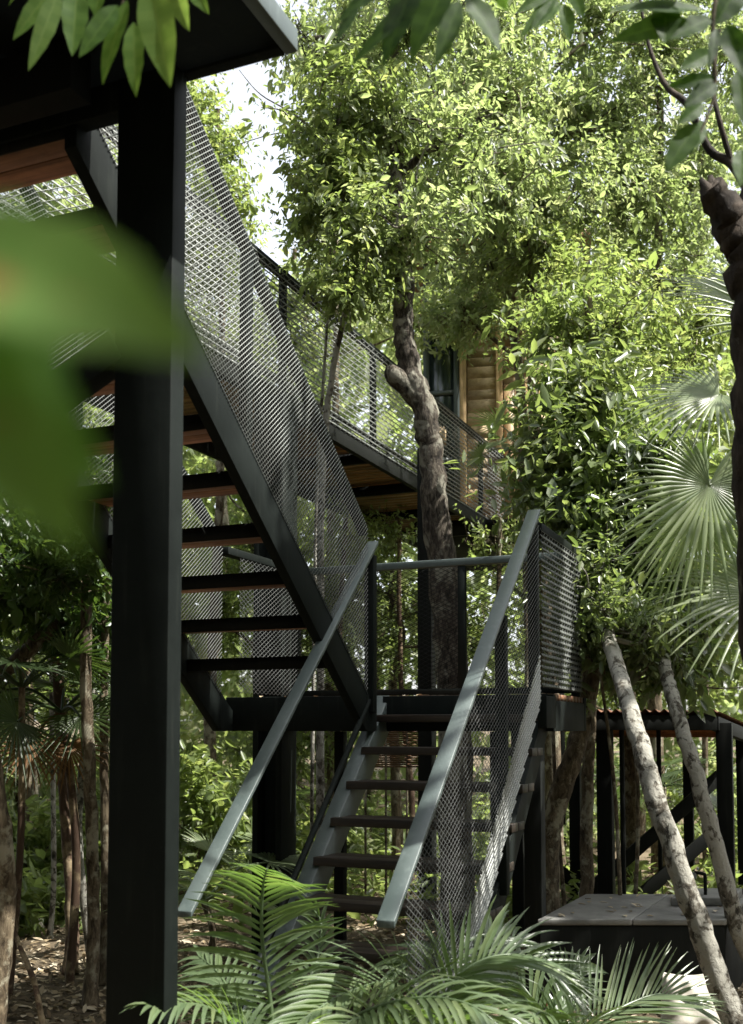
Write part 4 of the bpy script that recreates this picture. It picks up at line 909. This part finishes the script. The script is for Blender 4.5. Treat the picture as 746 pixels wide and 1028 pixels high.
# rest of the wood, unseen, added round the viewer to block low sky light
lb = MB(); n = 4200; aa = rng.uniform(0, 2 * math.pi, n); dd = rng.uniform(13, 21, n)
P = np.stack([CAM[0] + dd * np.cos(aa), CAM[1] + dd * np.sin(aa), rng.uniform(0, 1, n) ** .8 * 13], 1)
rel = P - CAM; P = P[~((rel @ FW > 0) & (np.abs(rel @ RT) < 1.0 * (rel @ FW)))]
sprays(lb, P, rng.normal(0, 1, (len(P), 3)), 7, .9, .75, .5, tone0=.4, tonev=.4)
tag(part('surrounding_forest', lb, M['leaf_dark']), 'dark unseen wood added round behind the viewer to block sky light', 'forest', kind='stuff')
# ground cover
lb = MB(); n = 2000
dd = rng.uniform(9.5, 20, n); xx = rng.uniform(-60, 800, n); P = CAM + dd[:, None] * (FW + RT * ((xx - 373) / FPX)[:, None]); P[:, 2] = ground_h(P[:, 0], P[:, 1]) + rng.uniform(0, .45, n) ** 1.3
keep = ~((xx > 560) & (xx < 700) & (dd > 12)); P = P[keep]
sprays(lb, P, np.tile([0, 0, 1.0], (len(P), 1)), 8, .2, .12, .4)
tag(part('ground_cover', lb, M['leaf_mid']), 'low seedlings covering the ground under the trees', 'ground cover', kind='stuff')

# ------------------------------------------------------------------ unseen trees added to shade the stairs and tank and cut sky light
def shade(label, x, d, h, rad, n, seed, leaf=.17):
    b = ground_at(x, d); c = b + [0, 0, h]
    tree('added_shade_tree', label, 'tree', [b, b + [0, 0, h * .4], b + [.1, 0, h * .8], c], .16, .06,
         [(c + np.array([ox * rad, oy * rad, oz * rad * .4]), (rad * .75, rad * .75, rad * .45), n // 4) for ox, oy, oz in ((.5, .2, .2), (-.5, .3, -.3), (0, -.5, .5), (.1, .1, 1.0))], 'brownbark', 'leaf_mid', leaf, 8, .34, 'shade trees added around the stairs', seed, limbs=6, twigs=False)
for q, (x_, y_, h, rd) in enumerate(((.2, -10.5, 6.5, 3.2), (4.6, -11.0, 7, 3.4), (7.6, -8.2, 6.5, 3.0), (-4.5, -9.5, 7.5, 3.4), (2.2, -14, 9, 4), (-7.5, -4.5, 7.5, 3.2), (9.5, -4.0, 8.0, 2.8), (4.2, -.25, 7.9, .38), (6.6, 2.1, 8.0, .8))):
    b = np.array([x_, y_, 0.0]); c = b + [0, 0, h]
    if q >= 7: tb_ = b + [1.5, -.6, 0]
    else: tb_ = b
    tree('added_shade_tree', ('broad added shade tree behind the viewer left of centre', 'broad added shade tree behind the viewer right of centre', 'broad added shade tree to the right of the viewer', 'broad added shade tree behind the raised deck', 'tallest added shade tree far behind the viewer', 'broad added shade tree left of the raised deck', 'broad added shade tree beyond the forked trunk to the right', 'small unseen crown added beside the viewer to shade the stairs', 'small unseen crown added beyond the right edge to shade the tank')[q], 'tree',
         [tb_, tb_ + [0, 0, h * .4], (b + tb_) / 2 + [.1, 0, h * .8], c], .16, .06, [(c + np.array([ox * rd, oy * rd, oz]), (rd * .8, rd * .8, min(1.6, rd * .6)), 130) for ox, oy, oz in ((.5, .3, .2), (-.5, .3, -.3), (0, -.5, .5), (.1, .1, 1.2))],
         'brownbark', 'leaf_dark', .42, 8, .6, 'shade trees added around the stairs', 160 + q, limbs=6, twigs=False)
# ------------------------------------------------------------------ near leaves
leaf_rng = np.random.default_rng(5)
def big_leaf(mb, b, tip, nrm, wid, tone=.5, curl=.12, fold=.22):
    b = np.array(b, float); d = np.array(tip, float) - b; L = np.linalg.norm(d); d /= L
    nrm = np.array(nrm, float); sd = unit(np.cross(d, nrm)); nn = np.cross(sd, d); tw0 = leaf_rng.normal(0, .35); ph = leaf_rng.uniform(0, 6)
    T_ = np.linspace(0, 1, 11); V = []
    for t_ in T_:
        w = wid * (math.sin(math.pi * t_ ** .8) ** .85 * .5 if 0 < t_ < 1 else .002)
        p = b + d * L * t_ - nn * L * curl * t_ * t_
        tw = tw0 * t_; s2 = sd * math.cos(tw) + nn * math.sin(tw); n2 = nn * math.cos(tw) - sd * math.sin(tw)
        for s_ in (-1, -.5, -.05, .05, .5, 1): V.append(p + s2 * w * s_ * (1 + (.05 * math.sin(t_ * 31 + ph) if abs(s_) == 1 else 0)) + n2 * ((abs(s_) * w * fold) + (.05 * w * math.sin(t_ * 17 + ph + s_) if abs(s_) > .4 else 0)))
    i, j = np.meshgrid(np.arange(10), np.arange(5), indexing='ij'); a = i * 6 + j
    tn_ = np.clip(np.where(j == 2, tone + .3, tone + np.where((i + (j > 2)) % 2 == 0, .05, -.05)), 0, 1).reshape(-1)
    mb.addq(V, np.stack([a, a + 1, a + 7, a + 6], -1).reshape(-1, 4), tn_)
# sapling right by the camera: out of focus leaves
base = at(-420, 700, .55); base[2] = 0
t = thing('broadleaf_sapling', 'very close sapling with big blurred green leaves at left', 'sapling', base)
mb = MB(); mb.tube(spline([base, at(-330, 900, .45), at(-210, 420, .36), at(-120, 240, .31), at(-110, 60, .31)], 6), np.linspace(.006, .002, 25), 6); part('stem', mb, M['thinbark'], t, True)
for (b, tip, nr, w, tn) in ((at(-115, 235, .31), at(205, 318, .28), scr(.1, -.6, -.8), .047, .8), (at(-120, 300, .31), at(88, 535, .285), scr(.35, -.4, -.85), .042, .6), (at(-115, 200, .33), at(60, 395, .31), scr(.2, -.3, -.9), .046, .3), (at(-125, 330, .34), at(105, 462, .32), scr(.1, -.6, -.8), .050, .15), (at(-125, 400, .35), at(55, 440, .34), scr(.1, -.3, -.9), .050, .3)):
    mb = MB(); big_leaf(mb, b, tip, nr, w, tn); part('leaf', mb, M['leaf_close'], t, True)
# overhanging tree: trunk behind the camera, twigs hanging into the top of the view
rg = np.random.default_rng(77)
tb0 = np.array([3.9, -7.4, 0.0])
t = thing('overhanging_tree', 'near tree whose leafy twigs hang into the top of the view', 'tree', tb0)
mb = MB(); mb.tube(spline([tb0, tb0 + [-.1, .1, 2], tb0 + [0, .2, 4], tb0 + [-.2, .4, 6]], 6), np.linspace(.1, .06, 19), 10, True, .06)
lb = MB()
def hang(tw, items, r=.005):  # leaf tones carry painted light: brighter at top left, shaded dark at top right
    mb.tube(spline(tw, 5), np.linspace(r * 2.2, r * .6, (len(tw) - 1) * 5 + 1), 6, False)
    for (x0, y0, x1, y1, d, wpx, tn, nz) in items:
        b, e = at(x0, y0, d), at(x1, y1, d * .985); big_leaf(lb, b, e, scr(rg.normal(nz, .3), -.35 + rg.normal(0, .2), -1), px(wpx, d), tn, .08, .2)
top0 = tb0 + [-.1, .3, 4.9]
hang([top0, at(420, -420, 2.9), at(230, -190, 2.75), at(140, -40, 2.7), at(122, 6, 2.7)],
     [(60, -20, 12, 36, 2.7, 20, .6, .3), (60, -12, 31, 68, 2.65, 20, .7, .2), (78, -15, 72, 52, 2.75, 26, .5, 0), (118, 5, 79, 54, 2.6, 22, .4, .3), (128, 0, 99, 80, 2.62, 24, .55, .3), (134, 22, 135, 93, 2.6, 22, .6, 0), (150, -22, 168, 82, 2.55, 38, .75, -.2),
      (170, -30, 186, 28, 2.7, 24, .8, -.3), (180, -30, 210, 10, 2.8, 20, .6, -.2), (100, -30, 96, 15, 2.8, 24, .5, 0), (40, -30, 6, 2, 2.8, 20, .5, .3)])
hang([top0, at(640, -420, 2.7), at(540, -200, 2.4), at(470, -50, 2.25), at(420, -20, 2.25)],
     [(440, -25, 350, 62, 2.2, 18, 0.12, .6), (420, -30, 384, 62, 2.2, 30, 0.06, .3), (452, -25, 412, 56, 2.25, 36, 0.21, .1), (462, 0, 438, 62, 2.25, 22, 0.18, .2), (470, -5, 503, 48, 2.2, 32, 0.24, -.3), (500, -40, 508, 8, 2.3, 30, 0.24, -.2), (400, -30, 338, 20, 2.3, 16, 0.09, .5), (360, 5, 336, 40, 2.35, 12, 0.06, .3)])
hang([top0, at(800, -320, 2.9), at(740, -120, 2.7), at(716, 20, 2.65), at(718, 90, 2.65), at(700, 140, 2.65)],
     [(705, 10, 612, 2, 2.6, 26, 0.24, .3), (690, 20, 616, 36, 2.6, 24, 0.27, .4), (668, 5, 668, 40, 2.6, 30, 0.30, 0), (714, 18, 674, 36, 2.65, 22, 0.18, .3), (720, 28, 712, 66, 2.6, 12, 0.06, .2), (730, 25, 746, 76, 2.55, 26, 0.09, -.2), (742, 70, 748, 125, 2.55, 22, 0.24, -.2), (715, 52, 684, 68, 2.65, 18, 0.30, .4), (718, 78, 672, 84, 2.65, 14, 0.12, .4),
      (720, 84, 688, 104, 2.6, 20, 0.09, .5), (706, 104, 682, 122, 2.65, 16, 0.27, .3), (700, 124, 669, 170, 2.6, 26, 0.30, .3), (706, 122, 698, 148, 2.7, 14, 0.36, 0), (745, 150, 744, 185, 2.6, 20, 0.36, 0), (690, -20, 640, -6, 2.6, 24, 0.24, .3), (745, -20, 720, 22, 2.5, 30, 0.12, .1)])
hang([top0, at(700, -360, 3.1), at(620, -140, 3.1), at(570, -30, 3.1), at(556, 6, 3.1)], [(560, -6, 524, 34, 3.1, 14, 0.42, .4), (562, 2, 534, 26, 3.1, 16, 0.45, .3), (566, 4, 574, 38, 3.1, 16, 0.42, 0), (556, -12, 520, 12, 3.1, 14, 0.36, .4), (574, -10, 586, 16, 3.1, 14, 0.36, -.3)])
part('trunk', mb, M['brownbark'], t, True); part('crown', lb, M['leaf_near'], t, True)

# ------------------------------------------------------------------ world, sun, camera
SUN_EL, SUN_AZ = R(58), math.atan2(.995, .06)        # azimuth measured from +Y towards +X
w = bpy.data.worlds.new('World'); scene.world = w; w.use_nodes = True
nt = w.node_tree; nt.nodes.clear()
sky = nt.nodes.new('ShaderNodeTexSky'); sky.sky_type = 'NISHITA'; sky.sun_disc = False
sky.sun_elevation = SUN_EL; sky.sun_rotation = SUN_AZ; sky.air_density = 1.0; sky.dust_density = 2.5; sky.ozone_density = 1.0
bg = nt.nodes.new('ShaderNodeBackground'); bg.inputs['Strength'].default_value = .135
out = nt.nodes.new('ShaderNodeOutputWorld'); hs = nt.nodes.new('ShaderNodeHueSaturation'); hs.inputs['Saturation'].default_value = .32; hs.inputs['Value'].default_value = 1.0
nt.links.new(sky.outputs[0], hs.inputs['Color']); nt.links.new(hs.outputs[0], bg.inputs[0]); nt.links.new(bg.outputs[0], out.inputs[0])
ld = bpy.data.lights.new('sun', 'SUN'); ld.energy = 4.4; ld.angle = R(.53); ld.color = (1.0, .965, .90)
so = bpy.data.objects.new('sun', ld); COL.objects.link(so)
sd_ = Vector((math.sin(SUN_AZ) * math.cos(SUN_EL), math.cos(SUN_AZ) * math.cos(SUN_EL), math.sin(SUN_EL)))
so.rotation_euler = (-sd_).to_track_quat('-Z', 'Y').to_euler(); so.location = sd_ * 40

cd = bpy.data.cameras.new('camera'); co = bpy.data.objects.new('camera', cd); COL.objects.link(co)
cd.sensor_fit = 'VERTICAL'; cd.sensor_height = 36.0; cd.sensor_width = 36.0 * W0 / H0
cd.lens = 36.0 * FPX / H0; cd.shift_y = (SHY - H0 / 2) / H0; cd.clip_start = .05; cd.clip_end = 1500
mw = Matrix(((RT[0], UP[0], -FW[0], CAM[0]), (RT[1], UP[1], -FW[1], CAM[1]), (RT[2], UP[2], -FW[2], CAM[2]), (0, 0, 0, 1)))
co.matrix_world = mw
cd.dof.use_dof = True; cd.dof.focus_distance = 7.2; cd.dof.aperture_fstop = 2.8
scene.camera = co
vs = scene.view_settings; vs.view_transform = 'Standard'; vs.look = 'None'; vs.exposure = 1.7; vs.gamma = 1; vs.use_curve_mapping = False
cy = scene.cycles
cy.max_bounces = 8; cy.diffuse_bounces = 4; cy.glossy_bounces = 2; cy.transmission_bounces = 5; cy.transparent_max_bounces = 4
cy.use_denoising = True; cy.sample_clamp_indirect = 4
try: cy.denoiser = 'OPENIMAGEDENOISE'
except Exception: pass
